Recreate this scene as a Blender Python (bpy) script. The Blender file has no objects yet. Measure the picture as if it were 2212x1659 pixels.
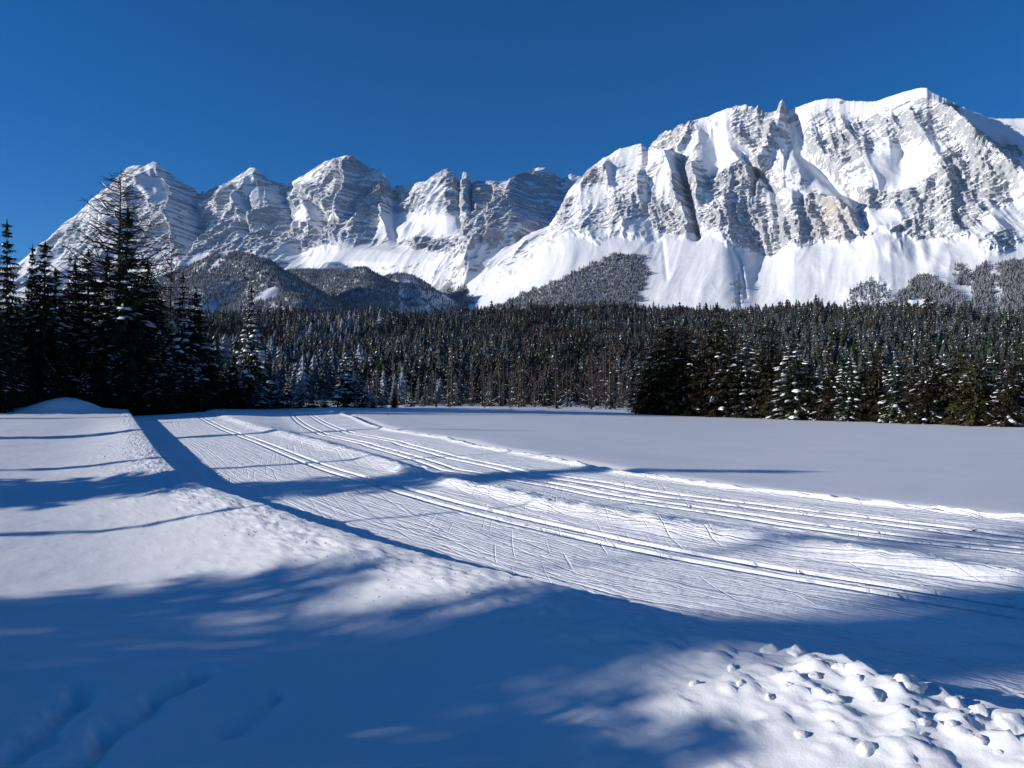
import bpy, math, random
import numpy as np

# ------------------------------------------------------------------ camera, sky, sun, exposure
SC = bpy.context.scene
COL = SC.collection
ZC = 2.6                                   # eye height above the groomed trail (metres)
F, CX, HZ = 1736.0, 1106.0, 860.0          # image pixels: focal length, axis column, horizon row
cam = bpy.data.cameras.new('camera')
cam.sensor_width = 36.0
cam.lens = 36.0 * F / 2212.0
cam.clip_start, cam.clip_end = 0.1, 120000.0
camo = bpy.data.objects.new('camera', cam)
COL.objects.link(camo)
camo.location = (0, 0, ZC)
camo.rotation_euler = (math.radians(90.0) + math.atan((HZ - 829.5) / F), 0, 0)
SC.camera = camo

SUN_BEHIND, SUN_ELEV = 4.5, 13.5           # degrees: sun stands to the left, a little behind
sa, se = math.radians(SUN_BEHIND), math.radians(SUN_ELEV)
SUN = np.array((-math.cos(sa) * math.cos(se), -math.sin(sa) * math.cos(se), math.sin(se)))
w = bpy.data.worlds.new('World')
SC.world = w
w.use_nodes = True
nt = w.node_tree
nt.nodes.clear()
sky = nt.nodes.new('ShaderNodeTexSky')
sky.sky_type = 'NISHITA'
sky.sun_disc = False
sky.sun_elevation = se
sky.sun_rotation = math.atan2(SUN[0], SUN[1])
sky.altitude = 2500
sky.air_density = 1.0
sky.dust_density = 0.0
sky.ozone_density = 5.0
hs = nt.nodes.new('ShaderNodeHueSaturation')
hs.inputs['Saturation'].default_value = 1.21
hs.inputs['Hue'].default_value = 0.505
bg = nt.nodes.new('ShaderNodeBackground')
bg.inputs['Strength'].default_value = 0.093
wo = nt.nodes.new('ShaderNodeOutputWorld')
nt.links.new(sky.outputs[0], hs.inputs['Color'])
nt.links.new(hs.outputs[0], bg.inputs[0])
nt.links.new(bg.outputs[0], wo.inputs[0])

sl = bpy.data.lights.new('sun', 'SUN')
sl.energy = 5.0
sl.angle = math.radians(0.53)
sl.color = (1.0, 0.95, 0.88)
so = bpy.data.objects.new('sun', sl)
COL.objects.link(so)
so.location = (-60, -10, 60)
from mathutils import Vector
so.rotation_euler = Vector((-SUN[0], -SUN[1], -SUN[2])).to_track_quat('-Z', 'Y').to_euler()

SC.view_settings.view_transform = 'Standard'
SC.view_settings.look = 'None'
SC.view_settings.exposure = 0.34
SC.view_settings.gamma = 1.0
SC.view_settings.use_curve_mapping = False
SC.render.engine = 'CYCLES'
SC.cycles.max_bounces = 4
SC.cycles.diffuse_bounces = 3
SC.cycles.glossy_bounces = 1
SC.cycles.transparent_max_bounces = 4
SC.cycles.use_denoising = True

# ------------------------------------------------------------------ helpers
RNG = np.random.RandomState(7)
_perm = RNG.permutation(256)
_perm = np.concatenate([_perm, _perm, _perm])
_g = RNG.normal(size=(256, 3))
_g /= np.linalg.norm(_g, axis=1)[:, None]


def pn(x, y, z=0.0):
    """gradient noise, about -0.7..0.7"""
    x, y, z = np.broadcast_arrays(np.asarray(x, float), np.asarray(y, float), np.asarray(z, float))
    xi, yi, zi = np.floor(x), np.floor(y), np.floor(z)
    fx, fy, fz = x - xi, y - yi, z - zi
    xi, yi, zi = xi.astype(np.int64) & 255, yi.astype(np.int64) & 255, zi.astype(np.int64) & 255
    u, v, t = fx * fx * fx * (fx * (fx * 6 - 15) + 10), fy * fy * fy * (fy * (fy * 6 - 15) + 10), fz * fz * fz * (fz * (fz * 6 - 15) + 10)
    out = 0.0
    for dx in (0, 1):
        a = _perm[xi + dx]
        wx = u if dx else 1 - u
        for dy in (0, 1):
            b = _perm[a + yi + dy]
            wy = v if dy else 1 - v
            for dz in (0, 1):
                g = _g[_perm[b + zi + dz]]
                wz = t if dz else 1 - t
                out = out + wx * wy * wz * (g[..., 0] * (fx - dx) + g[..., 1] * (fy - dy) + g[..., 2] * (fz - dz))
    return out


def fbm(x, y, z=0.0, o=4, lac=2.03, gain=0.5):
    s, a = 0.0, 1.0
    for i in range(o):
        s = s + a * pn(x + 17.3 * i, y - 9.1 * i, z + 4.7 * i)
        x, y, z, a = x * lac, y * lac, z * lac, a * gain
    return s


def ridged(x, y, z=0.0, o=4, lac=2.07, gain=0.5):
    s, a, w_ = 0.0, 1.0, 1.0
    for i in range(o):
        n = 1 - 2.0 * np.abs(pn(x + 31.7 * i, y + 5.3 * i, z - 8.9 * i))
        n = n * n * w_
        s = s + a * n
        w_ = np.clip(n * 1.4, 0, 1)
        x, y, z, a = x * lac, y * lac, z * lac, a * gain
    return s


def sst(a, b, x):
    t = np.clip((x - a) / (b - a), 0, 1)
    return t * t * (3 - 2 * t)


def pchip(xs, ys, x):
    """monotone cubic through points, straight beyond the ends"""
    xs, ys = np.asarray(xs, float), np.asarray(ys, float)
    o = np.argsort(xs)
    xs, ys = xs[o], ys[o]
    h = np.diff(xs)
    d = np.diff(ys) / h
    m = np.zeros_like(xs)
    m[0], m[-1] = d[0], d[-1]
    for i in range(1, len(xs) - 1):
        if d[i - 1] * d[i] > 0:
            w1, w2 = 2 * h[i] + h[i - 1], h[i] + 2 * h[i - 1]
            m[i] = (w1 + w2) / (w1 / d[i - 1] + w2 / d[i])
    x = np.asarray(x, float)
    k = np.clip(np.searchsorted(xs, x) - 1, 0, len(xs) - 2)
    t = (x - xs[k]) / h[k]
    r = ((1 + 2 * t) * (1 - t) ** 2 * ys[k] + t * (1 - t) ** 2 * h[k] * m[k]
         + t * t * (3 - 2 * t) * ys[k + 1] + t * t * (t - 1) * h[k] * m[k + 1])
    r = np.where(x < xs[0], ys[0] + (x - xs[0]) * m[0], r)
    r = np.where(x > xs[-1], ys[-1] + (x - xs[-1]) * m[-1], r)
    return r


def mesh_grid(name, P, mat, attrs=None, smooth=True):
    """P: rows x cols x 3 -> one mesh object"""
    R, C = P.shape[:2]
    me = bpy.data.meshes.new(name)
    me.vertices.add(R * C)
    me.vertices.foreach_set('co', P.reshape(-1).astype(np.float32))
    idx = np.arange(R * C).reshape(R, C)
    q = np.stack([idx[:-1, :-1], idx[:-1, 1:], idx[1:, 1:], idx[1:, :-1]], -1).reshape(-1, 4)
    n = len(q)
    me.loops.add(n * 4)
    me.loops.foreach_set('vertex_index', q.reshape(-1).astype(np.int32))
    me.polygons.add(n)
    me.polygons.foreach_set('loop_start', np.arange(0, n * 4, 4, dtype=np.int32))
    me.polygons.foreach_set('loop_total', np.full(n, 4, dtype=np.int32))
    me.polygons.foreach_set('use_smooth', np.full(n, smooth, dtype=bool))
    for k, a in (attrs or {}).items():
        at = me.attributes.new(k, 'FLOAT', 'POINT')
        at.data.foreach_set('value', a.reshape(-1).astype(np.float32))
    me.update(calc_edges=True)
    me.validate()
    me.materials.append(mat)
    ob = bpy.data.objects.new(name, me)
    COL.objects.link(ob)
    return ob


def mesh_raw(name, V, Fc, mats, mi=None, smooth=False):
    me = bpy.data.meshes.new(name)
    V = np.asarray(V, np.float32).reshape(-1, 3)
    Fc = np.asarray(Fc, np.int32)
    k = Fc.shape[1]
    n = len(Fc)
    me.vertices.add(len(V))
    me.vertices.foreach_set('co', V.reshape(-1))
    me.loops.add(n * k)
    me.loops.foreach_set('vertex_index', Fc.reshape(-1))
    me.polygons.add(n)
    me.polygons.foreach_set('loop_start', np.arange(0, n * k, k, dtype=np.int32))
    me.polygons.foreach_set('loop_total', np.full(n, k, dtype=np.int32))
    if smooth:
        me.polygons.foreach_set('use_smooth', np.full(n, True, dtype=bool))
    for m in mats:
        me.materials.append(m)
    if mi is not None:
        me.polygons.foreach_set('material_index', np.asarray(mi, np.int32))
    me.update(calc_edges=True)
    return me


def structure(o, label=None):
    o['kind'] = 'structure'
    if label:
        o['label'] = label
    return o


def mat_new(name):
    m = bpy.data.materials.new(name)
    m.use_nodes = True
    t = m.node_tree
    b = t.nodes['Principled BSDF']
    b.inputs['Specular IOR Level'].default_value = 0.2
    return m, t, b


def nd(t, kind, **kw):
    n = t.nodes.new(kind)
    for k, v in kw.items():
        if k in n.inputs.keys():
            n.inputs[k].default_value = v
        else:
            setattr(n, k, v)
    return n


def noise_node(t, coord, scale, detail=4, rough=0.55, dist=0.0, mapping=None, rot=None):
    mp = nd(t, 'ShaderNodeMapping')
    if mapping:
        mp.inputs['Scale'].default_value = mapping
    if rot:
        mp.inputs['Rotation'].default_value = rot
    t.links.new(coord, mp.inputs['Vector'])
    n = nd(t, 'ShaderNodeTexNoise', Scale=scale, Detail=detail, Roughness=rough, Distortion=dist)
    t.links.new(mp.outputs[0], n.inputs['Vector'])
    return n.outputs['Fac']


def ramp(t, src, pts):
    r = nd(t, 'ShaderNodeValToRGB')
    e = r.color_ramp.elements
    while len(e) < len(pts):
        e.new(0.5)
    for i, (p, c) in enumerate(pts):
        e[i].position = p
        e[i].color = c if len(c) == 4 else (*c, 1)
    t.links.new(src, r.inputs[0])
    return r.outputs[0]


def g3(v):
    return (v, v, v, 1)


def math_node(t, op, a, b=None, clamp=False):
    n = nd(t, 'ShaderNodeMath', operation=op)
    n.use_clamp = clamp
    for i, s in enumerate((a, b)):
        if s is None:
            continue
        if isinstance(s, (int, float)):
            n.inputs[i].default_value = s
        else:
            t.links.new(s, n.inputs[i])
    return n.outputs[0]


def bumps(t, b, layers):
    """layers: (height socket, strength, distance) chained"""
    prev = None
    for h, s, d in layers:
        bn = nd(t, 'ShaderNodeBump', Strength=s, Distance=d)
        t.links.new(h, bn.inputs['Height'])
        if prev is not None:
            t.links.new(prev, bn.inputs['Normal'])
        prev = bn.outputs[0]
    t.links.new(prev, b.inputs['Normal'])


# ------------------------------------------------------------------ materials
SNOW_COL = (0.89, 0.90, 0.92, 1)


def mat_snow(name, layers, rough=0.65, tone=1.0):
    m, t, b = mat_new(name)
    co = nd(t, 'ShaderNodeTexCoord').outputs['Object']
    b.inputs['Base Color'].default_value = SNOW_COL
    b.inputs['Roughness'].default_value = rough
    tint = noise_node(t, co, 0.35, 5, 0.6)
    col = ramp(t, tint, [(0.3, (0.765 * tone, 0.77 * tone, 0.78 * tone)), (0.7, (0.815 * tone, 0.82 * tone, 0.825 * tone))])
    t.links.new(col, b.inputs['Base Color'])
    bl = []
    for sc, det, st, di, mp, rot in layers:
        bl.append((noise_node(t, co, sc, det, 0.6, 0.0, mp, rot), st, di))
    bumps(t, b, bl)
    return m


M_BANK = mat_snow('snow_soft', [(1.6, 5, 0.35, 0.05, None, None), (45, 3, 0.5, 0.006, None, None)])
M_FIELD = mat_snow('snow_field', [(0.25, 4, 0.40, 0.10, (0.5, 1, 1), None), (1.6, 5, 0.35, 0.03, (0.25, 1, 1), (0, 0, 0.5)), (7, 4, 0.3, 0.012, (0.35, 1, 1), (0, 0, 0.25))])


def mat_trail():
    m = mat_snow('snow_groomed', [(9, 4, 0.6, 0.03, None, None), (60, 2, 0.4, 0.006, None, None)], 0.65, 1.10)
    t = m.node_tree
    b = t.nodes['Principled BSDF']
    last = b.inputs['Normal'].links[0].from_socket
    cx = nd(t, 'ShaderNodeCombineXYZ')
    for i, k in enumerate(('su', 'sv')):
        t.links.new(nd(t, 'ShaderNodeAttribute', attribute_name=k).outputs['Fac'], cx.inputs[i])
    co = cx.outputs[0]
    # thin ski scratches: along the lane and in the slanted strokes of skating
    for k, (deg, ln, wd, lo) in enumerate(((0, 0.06, 16.0, 0.45), (2, 0.12, 9.0, 0.42), (-9, 0.16, 13.0, 0.37), (12, 0.16, 13.0, 0.37), (40, 0.30, 13.0, 0.30), (-34, 0.30, 13.0, 0.30))):
        r1 = nd(t, 'ShaderNodeMapping')
        r1.inputs['Rotation'].default_value = (0, 0, math.radians(deg))
        r1.inputs['Location'].default_value = (k * 7.1, k * 3.7, k * 2.0)
        t.links.new(co, r1.inputs['Vector'])
        n = noise_node(t, r1.outputs[0], 1.0, 1, 0.4, 0.0, (ln, wd, 1.0))
        h = ramp(t, n, [(lo - 0.03, g3(0.0)), (lo + 0.03, g3(1.0))])
        bn = nd(t, 'ShaderNodeBump', Strength=0.45, Distance=0.04)
        t.links.new(h, bn.inputs['Height'])
        t.links.new(last, bn.inputs['Normal'])
        last = bn.outputs[0]
    t.links.new(last, b.inputs['Normal'])
    return m


M_TRAIL = mat_trail()


def mat_mountain(name, rockA, rockB, unit):
    m, t, b = mat_new(name)
    co = nd(t, 'ShaderNodeTexCoord').outputs['Object']
    at = nd(t, 'ShaderNodeAttribute', attribute_name='snow').outputs['Fac']
    tan = nd(t, 'ShaderNodeAttribute', attribute_name='tan').outputs['Fac']
    n1 = noise_node(t, co, 1.0 / (unit * 3.0), 6, 0.62)
    n2 = noise_node(t, co, 1.0 / (unit * 10), 5, 0.6, 0.4)
    n3 = noise_node(t, co, 1.0 / (unit * 1.1), 4, 0.65, 0.3)
    # ragged edge between snow and rock
    e = math_node(t, 'ADD', at, math_node(t, 'MULTIPLY', math_node(t, 'SUBTRACT', n1, 0.5), 0.75))
    e = math_node(t, 'ADD', e, math_node(t, 'MULTIPLY', math_node(t, 'SUBTRACT', n3, 0.5), 0.55))
    fac = ramp(t, e, [(0.44, g3(0)), (0.56, g3(1))])
    rock = ramp(t, n2, [(0.3, rockA), (0.7, rockB)])
    mx = nd(t, 'ShaderNodeMix', data_type='RGBA')
    t.links.new(tan, mx.inputs[0])
    t.links.new(rock, mx.inputs[6])
    mx.inputs[7].default_value = (0.37, 0.33, 0.285, 1)
    # thin frost over the rock
    fr = nd(t, 'ShaderNodeMix', data_type='RGBA')
    t.links.new(ramp(t, n1, [(0.45, g3(0.0)), (0.75, g3(0.45))]), fr.inputs[0])
    t.links.new(mx.outputs[2], fr.inputs[6])
    fr.inputs[7].default_value = (0.75, 0.76, 0.78, 1)
    m2 = nd(t, 'ShaderNodeMix', data_type='RGBA')
    t.links.new(fac, m2.inputs[0])
    t.links.new(fr.outputs[2], m2.inputs[6])
    m2.inputs[7].default_value = (0.80, 0.805, 0.82, 1)
    t.links.new(m2.outputs[2], b.inputs['Base Color'])
    b.inputs['Roughness'].default_value = 0.85
    rk = math_node(t, 'SUBTRACT', 1.15, fac)
    bumps(t, b, [(math_node(t, 'MULTIPLY', n1, rk), 0.45, unit * 0.9), (math_node(t, 'MULTIPLY', n3, rk), 0.3, unit * 0.4)])
    return m


M_MASSIF = mat_mountain('massif_rock_and_snow', (0.22, 0.23, 0.25), (0.36, 0.37, 0.385), 9.0)
M_RANGE = mat_mountain('range_rock_and_snow', (0.22, 0.235, 0.26), (0.35, 0.365, 0.39), 12.0)


def mat_plain(name, c1, c2, scale, rough=0.85, objvar=0.0, zs=1.0):
    m, t, b = mat_new(name)
    co = nd(t, 'ShaderNodeTexCoord').outputs['Object']
    n = noise_node(t, co, scale, 4, 0.6, 0.0, (1, 1, zs))
    col = ramp(t, n, [(0.3, c1), (0.7, c2)])
    if objvar:
        oi = nd(t, 'ShaderNodeObjectInfo').outputs['Random']
        hsv = nd(t, 'ShaderNodeHueSaturation')
        t.links.new(col, hsv.inputs['Color'])
        t.links.new(math_node(t, 'ADD', math_node(t, 'MULTIPLY', oi, objvar * 2), 1 - objvar), hsv.inputs['Value'])
        t.links.new(math_node(t, 'ADD', math_node(t, 'MULTIPLY', oi, 0.06), 0.47), hsv.inputs['Hue'])
        col = hsv.outputs[0]
    t.links.new(col, b.inputs['Base Color'])
    b.inputs['Roughness'].default_value = rough
    return m


M_NEEDLE = mat_plain('spruce_needles', (0.012, 0.020, 0.010), (0.035, 0.045, 0.020), 0.9, 0.8, 0.35)
M_NEEDLE_OLIVE = mat_plain('olive_needles', (0.020, 0.018, 0.008), (0.062, 0.050, 0.022), 0.7, 0.8, 0.35)
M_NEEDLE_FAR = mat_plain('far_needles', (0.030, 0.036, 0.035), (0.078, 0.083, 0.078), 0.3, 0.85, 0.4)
M_LARCH = mat_plain('bare_larch_twigs', (0.036, 0.026, 0.022), (0.080, 0.060, 0.050), 0.4, 0.85, 0.35)
M_BARK = mat_plain('spruce_bark', (0.035, 0.026, 0.020), (0.10, 0.078, 0.060), 3.0, 0.9, 0.0, 0.25)
M_TREESNOW = mat_plain('snow_on_branches', (0.78, 0.79, 0.82), (0.85, 0.855, 0.87), 2.0, 0.7)
M_GROUND = mat_plain('valley_snow', (0.70, 0.715, 0.735), (0.755, 0.765, 0.775), 0.01, 0.8)


# ------------------------------------------------------------------ image pixels projected onto assumed ground heights
def rise(px):
    return 0.006 * (1 - sst(1000, 1750, px))


def depth_of(px, py, h=0.0):
    """depth of the ground seen at an image pixel, on ground taken as h above the trail level"""
    te = (np.asarray(py, float) - HZ) / F
    k = rise(np.asarray(px, float))
    d0 = (ZC - h) / te
    return np.where(d0 > 20, (ZC - h + 20 * k) / (te + k), d0)


def base_z(x, y):
    """lie of the land under trail and field"""
    px = CX + F * x / np.maximum(y, 0.5)
    yy = np.clip(y, 0, 140)
    return rise(px) * np.maximum(0, yy - 20)

# ------------------------------------------------------------------ near ground: bank, ski trail, field
CREST_D, CREST_H = [1, 7, 10, 15, 25, 40, 60, 110, 200], [0.48, 0.48, 0.44, 0.43, 0.50, 0.66, 0.88, 1.4, 1.7]
LEFT_D, LEFT_H = [1, 7, 12, 18, 22, 30, 53, 87, 105, 140, 200], [-0.15, -0.2, -0.28, 0.0, 0.07, 0.16, 0.36, 1.24, 2.0, 2.2, 2.0]


def crest_curve(pts):
    X, Y = [], []
    for px, py in pts:
        d = 10.0
        for _ in range(40):
            d = (ZC - np.interp(d, CREST_D, CREST_H)) / ((py - HZ) / F)
        X.append((px - CX) / F * d)
        Y.append(d)
    return X, Y


def flat_curve(pts, h=0.0):
    px, py = np.array(pts, float).T
    d = depth_of(px, py, h)
    return (px - CX) / F * d, d


NY = 640
YD = 1.6 * np.exp(np.linspace(0, 1, NY) * math.log(170 / 1.6))
LY = np.log(YD)


def along(curve):
    X, Y = curve
    # bearing x/y against log depth keeps the far end tame
    q = pchip(np.log(Y), np.array(X) / np.array(Y), np.clip(LY, math.log(min(Y)), math.log(max(Y))))
    x = q * YD
    X, Y = np.array(X), np.array(Y)
    o = np.argsort(Y)
    X, Y = X[o], Y[o]
    s0 = (X[1] - X[0]) / (Y[1] - Y[0])
    s1 = (X[-1] - X[-2]) / (Y[-1] - Y[-2])
    x = np.where(YD < Y[0], X[0] + (YD - Y[0]) * max(-1.1, min(s0, -0.6)), x)
    x = np.where(YD > Y[-1], X[-1] + (YD - Y[-1]) * max(-0.7, min(s1, -0.3)), x)
    return x


HK1, HK2, HK4, HK5, HK6, HK7, HK8, HK9 = 0.0, 0.28, 0.42, 0.36, 0.40, 0.47, 0.53, 0.64   # the lanes tilt up away from the bank
K0 = along(crest_curve([(2212, 1530), (1980, 1462), (1820, 1422), (1640, 1383), (1370, 1318), (1150, 1250), (960, 1207), (830, 1172),
                        (680, 1128), (560, 1085), (450, 1052), (400, 1030), (335, 970), (303, 925), (288, 903), (275, 884)]))
K2 = along(flat_curve([(2020, 1292), (1900, 1272), (1700, 1240), (1500, 1205), (1300, 1165), (1100, 1120), (960, 1085), (830, 1048),
                       (700, 1010), (560, 955), (480, 925), (440, 905), (425, 896)], HK2))
K4 = along(flat_curve([(2212, 1282), (2057, 1238), (1837, 1180), (1704, 1160), (1537, 1135), (1270, 1108), (1084, 1080), (990, 1058), (900, 1018),
                       (830, 992), (760, 972), (624, 940), (560, 928), (480, 902), (462, 894)], HK4 + 0.10))
K5 = along(flat_curve([(2212, 1222), (2070, 1198), (1700, 1146), (1400, 1106), (1290, 1088), (1100, 1056), (960, 1028), (850, 996), (752, 966),
                       (690, 950), (650, 936), (622, 916), (602, 895)], HK5))
K6 = along(flat_curve([(2212, 1191), (1870, 1155), (1604, 1115), (1304, 1071), (1204, 1051), (937, 1008), (750, 957), (690, 935), (650, 914), (628, 895)], HK6))
K7 = along(flat_curve([(2212, 1168), (1637, 1095), (1217, 1040), (1070, 1008), (870, 966), (760, 938), (700, 914), (670, 897)], HK7))
K9 = along(flat_curve([(2212, 1135), (1970, 1105), (1737, 1081), (1470, 1041), (1337, 1018), (1137, 981), (937, 948), (850, 932), (790, 914), (760, 900)], HK9))
ZB0 = np.interp(YD, CREST_D, CREST_H)
K1 = K0 + (ZB0 - base_z(K0, YD)) * 0.75 + 0.08
G = np.clip(YD / 25, 1.0, 1.5)                      # least gaps between neighbouring lines
K2 = np.maximum(K2, K1 + 1.2 * G)
K4 = np.maximum(K4, K2 + 1.55 * G)
K5 = np.maximum(K5, K4 + 0.8 * G)
K6 = np.maximum(K6, K5 + 0.6 * G)
K7 = np.maximum(K7, K6 + 1.0 * G)
K9 = np.maximum(K9, K7 + 1.6 * G)
K8 = K9 - np.minimum(1.5, 0.55 * (K9 - K7))


def blend(a, b, n, power=1.0, end=False):
    t = np.linspace(0, 1, n, endpoint=end) ** power
    return a[:, None] * (1 - t) + b[:, None] * t


def track_cols(c):
    """columns across one set of two ski grooves"""
    off = np.array([-0.42, -0.34, -0.265, -0.25, -0.20, -0.13, -0.115, -0.05, 0.05, 0.115, 0.13, 0.20, 0.25, 0.265, 0.34, 0.42])
    return c[:, None] + off[None, :] * 1.15


def track_z():
    z = np.zeros(16)
    z[[3, 4, 5]] = -0.045
    z[[10, 11, 12]] = -0.045
    z[[2, 6, 9, 13]] = 0.012
    return z


yy = YD[:, None]
# --- columns from left to right
wb = np.concatenate([np.linspace(0, 9, 300), 9 + 110 * (np.linspace(0, 1, 70)[1:]) ** 2.2])[::-1]
XB = K0[:, None] - wb[None, :]
parts = [(XB, 'bank')]
XF = blend(K0, K1, 26)[:, 1:]
lane1 = blend(K1, K2 - 0.5, 46)
tr1 = track_cols(K2)
lane1b = blend(K2 + 0.5, K4 - 0.9 * np.minimum(1, (K4 - K2) / 2.2), 16)
div_l = blend(K4 - 0.9 * np.minimum(1, (K4 - K2) / 2.2), K4, 14)
div_r = blend(K4, K5, 26)
lane2 = blend(K5, K6 - 0.5 * np.minimum(1, (K6 - K5) / 0.7), 6)
tr2 = track_cols(K6)
lane2b = blend(K6 + 0.5, np.maximum(K7 - 0.5, K6 + 0.52), 8)
tr3 = track_cols(K7)
lane3 = blend(K7 + 0.5, np.maximum(K8, K7 + 0.55), 14)
rs = blend(K8, K9, 18)
XT = np.concatenate([XF, lane1, tr1, lane1b, div_l, div_r, lane2, tr2, lane2b, tr3, lane3, rs, K9[:, None]], 1)
XT = np.maximum.accumulate(XT, 1) + np.arange(XT.shape[1])[None, :] * 1e-4
wf = np.concatenate([np.linspace(0, 2.5, 26)[1:], 2.5 + np.linspace(0, 1, 110)[1:] ** 2.0 * 170])
XR = XT[:, -1:] + wf[None, :]


def seg_dist(x, y, pts):
    d = np.full(x.shape, 1e9)
    for (x0, y0), (x1, y1) in zip(pts[:-1], pts[1:]):
        vx, vy = x1 - x0, y1 - y0
        t = np.clip(((x - x0) * vx + (y - y0) * vy) / (vx * vx + vy * vy), 0, 1)
        d = np.minimum(d, np.hypot(x - x0 - t * vx, y - y0 - t * vy))
    return d


def on_bank(px, py, h=0.0):
    d = (ZC - h) / ((py - HZ) / F)
    return ((px - CX) / F * d, d)


TRENCH = [[on_bank(-260, 1720), on_bank(0, 1620), on_bank(60, 1560), on_bank(150, 1480), on_bank(190, 1440)],
          [on_bank(80, 1900), on_bank(140, 1690), on_bank(160, 1600), on_bank(240, 1525), on_bank(370, 1450), on_bank(440, 1415)],
          [on_bank(505, 1535), on_bank(545, 1512), on_bank(625, 1465)],
          [on_bank(540, 1720), on_bank(560, 1640)]]


def bank_z(x, y, w_):
    """w_: distance left of the crest"""
    hc = np.interp(y, CREST_D, CREST_H)
    hl = np.interp(y, LEFT_D, LEFT_H)
    s = np.exp(-(w_ / 2.3) ** 1.7)
    z = hl + (hc - hl) * s
    z = z + 0.05 * fbm(x * 0.22, y * 0.22, 1.3, 3) * sst(0, 3, w_)
    # small wind waves
    z = z + 0.016 * fbm(x * 0.9, y * 1.8, 3.3, 4)
    # lumps thrown up along the crest
    near = np.exp(-((w_ - 0.5) / 0.75) ** 2)
    lump = fbm(x * 2.6, y * 2.6, 5.5, 6, 2.1, 0.6)
    z = z + near * (0.055 * lump + 0.035 * np.maximum(0, fbm(x * 6.5, y * 6.5, 9.1, 2)))
    rub = sst(0.2, 0.9, w_) * np.exp(-(w_ / 2.4) ** 2) * sst(7, 9.5, y) * (1 - sst(28, 45, y))
    z = z + rub * 0.065 * np.maximum(0, fbm(x * 4.2, y * 4.2, 2.2, 3) - 0.12)
    # churned ground beside the near crest
    ch = sst(-0.6, 0.6, x) * (1 - sst(6.2, 7.5, y)) * np.exp(-(w_ / 1.8) ** 2)
    z = z + ch * (0.08 * fbm(x * 2.4, y * 2.4, 7.7, 3) + 0.13 * np.maximum(0, fbm(x * 3.4, y * 3.4, 1.7, 6, 2.2, 0.62) - 0.05))
    z = z + 1.15 * np.exp(-(((x + 45.8) / 2.9) ** 2 + ((y - 83) / 3.0) ** 2) ** 1.4) + 0.22 * fbm(x * 0.5, y * 0.5, 2.0, 3) * np.exp(-((x + 46) / 5.0) ** 2 - ((y - 83) / 5.0) ** 2) + 0.6 * np.exp(-(((x + 49) / 4.0) ** 2 + ((y - 84) / 4.0) ** 2))
    for i, tp in enumerate(TRENCH):
        xx = x + 0.16 * pn(x * 2.2, y * 2.2, i) + 0.08 * pn(x * 7, y * 7, i)
        d = seg_dist(xx, y + 0.05 * pn(x * 4, y * 4, 9 + i), tp)
        dep, wid = (0.16, 0.20) if i < 2 else (0.06, 0.12)
        dep = dep * (0.75 + 0.6 * pn(x * 2.2, y * 2.2, 3 + i))
        z = z - dep * (1 - sst(wid * 0.15, wid, d)) + 0.012 * np.exp(-((d - wid * 1.5) / 0.09) ** 2)
    return z


# grooming direction: distance along and across the lane
SU = np.concatenate([[0], np.cumsum(np.hypot(np.diff(K2), np.diff(YD)))])
COSL = np.abs(np.gradient(YD) / np.hypot(np.gradient(K2), np.gradient(YD)))
ZBK = bank_z(XB, np.broadcast_to(yy, XB.shape), wb[None, :])
zt = np.zeros_like(XT)
ybx = np.broadcast_to(yy, XT.shape)
zbase = base_z(XT, ybx)
KH = ((K1, HK1), (K2, HK2), (K4, HK4), (K5, HK5), (K6, HK6), (K7, HK7), (K8, HK8), (K9, 0.57))
for (ka, ha), (kb, hb) in zip(KH[:-1], KH[1:]):
    tt = (XT - ka[:, None]) / (kb - ka)[:, None]
    sel_ = (tt >= 0) & (tt <= 1)
    zbase = np.where(sel_, zbase + ha + (hb - ha) * tt, zbase)
zbase = np.where(XT > K9[:, None], zbase + 0.57, zbase)
k = 0
crest_z = ZBK[:, -1:]
n = XF.shape[1]
t = ((XT[:, :n] - K0[:, None]) / (K1 - K0)[:, None])
face = crest_z * (1 - sst(-0.25, 1.05, t) / sst(-0.25, 1.05, np.array(1.0))) + zbase[:, :n] * sst(-0.25, 1.05, t)
t0 = sst(-0.25, 1.05, np.array(0.0))
s_ = np.clip((sst(-0.25, 1.05, t) - t0) / (1 - t0), 0, 1)
face = crest_z * (1 - s_) + zbase[:, :n] * s_
face = face + 0.06 * fbm(XT[:, :n] * 2.2, ybx[:, :n] * 2.2, 8.8, 4) * np.sin(np.pi * np.clip(t, 0, 1))
zt[:, :n] = face
k = n
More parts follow.
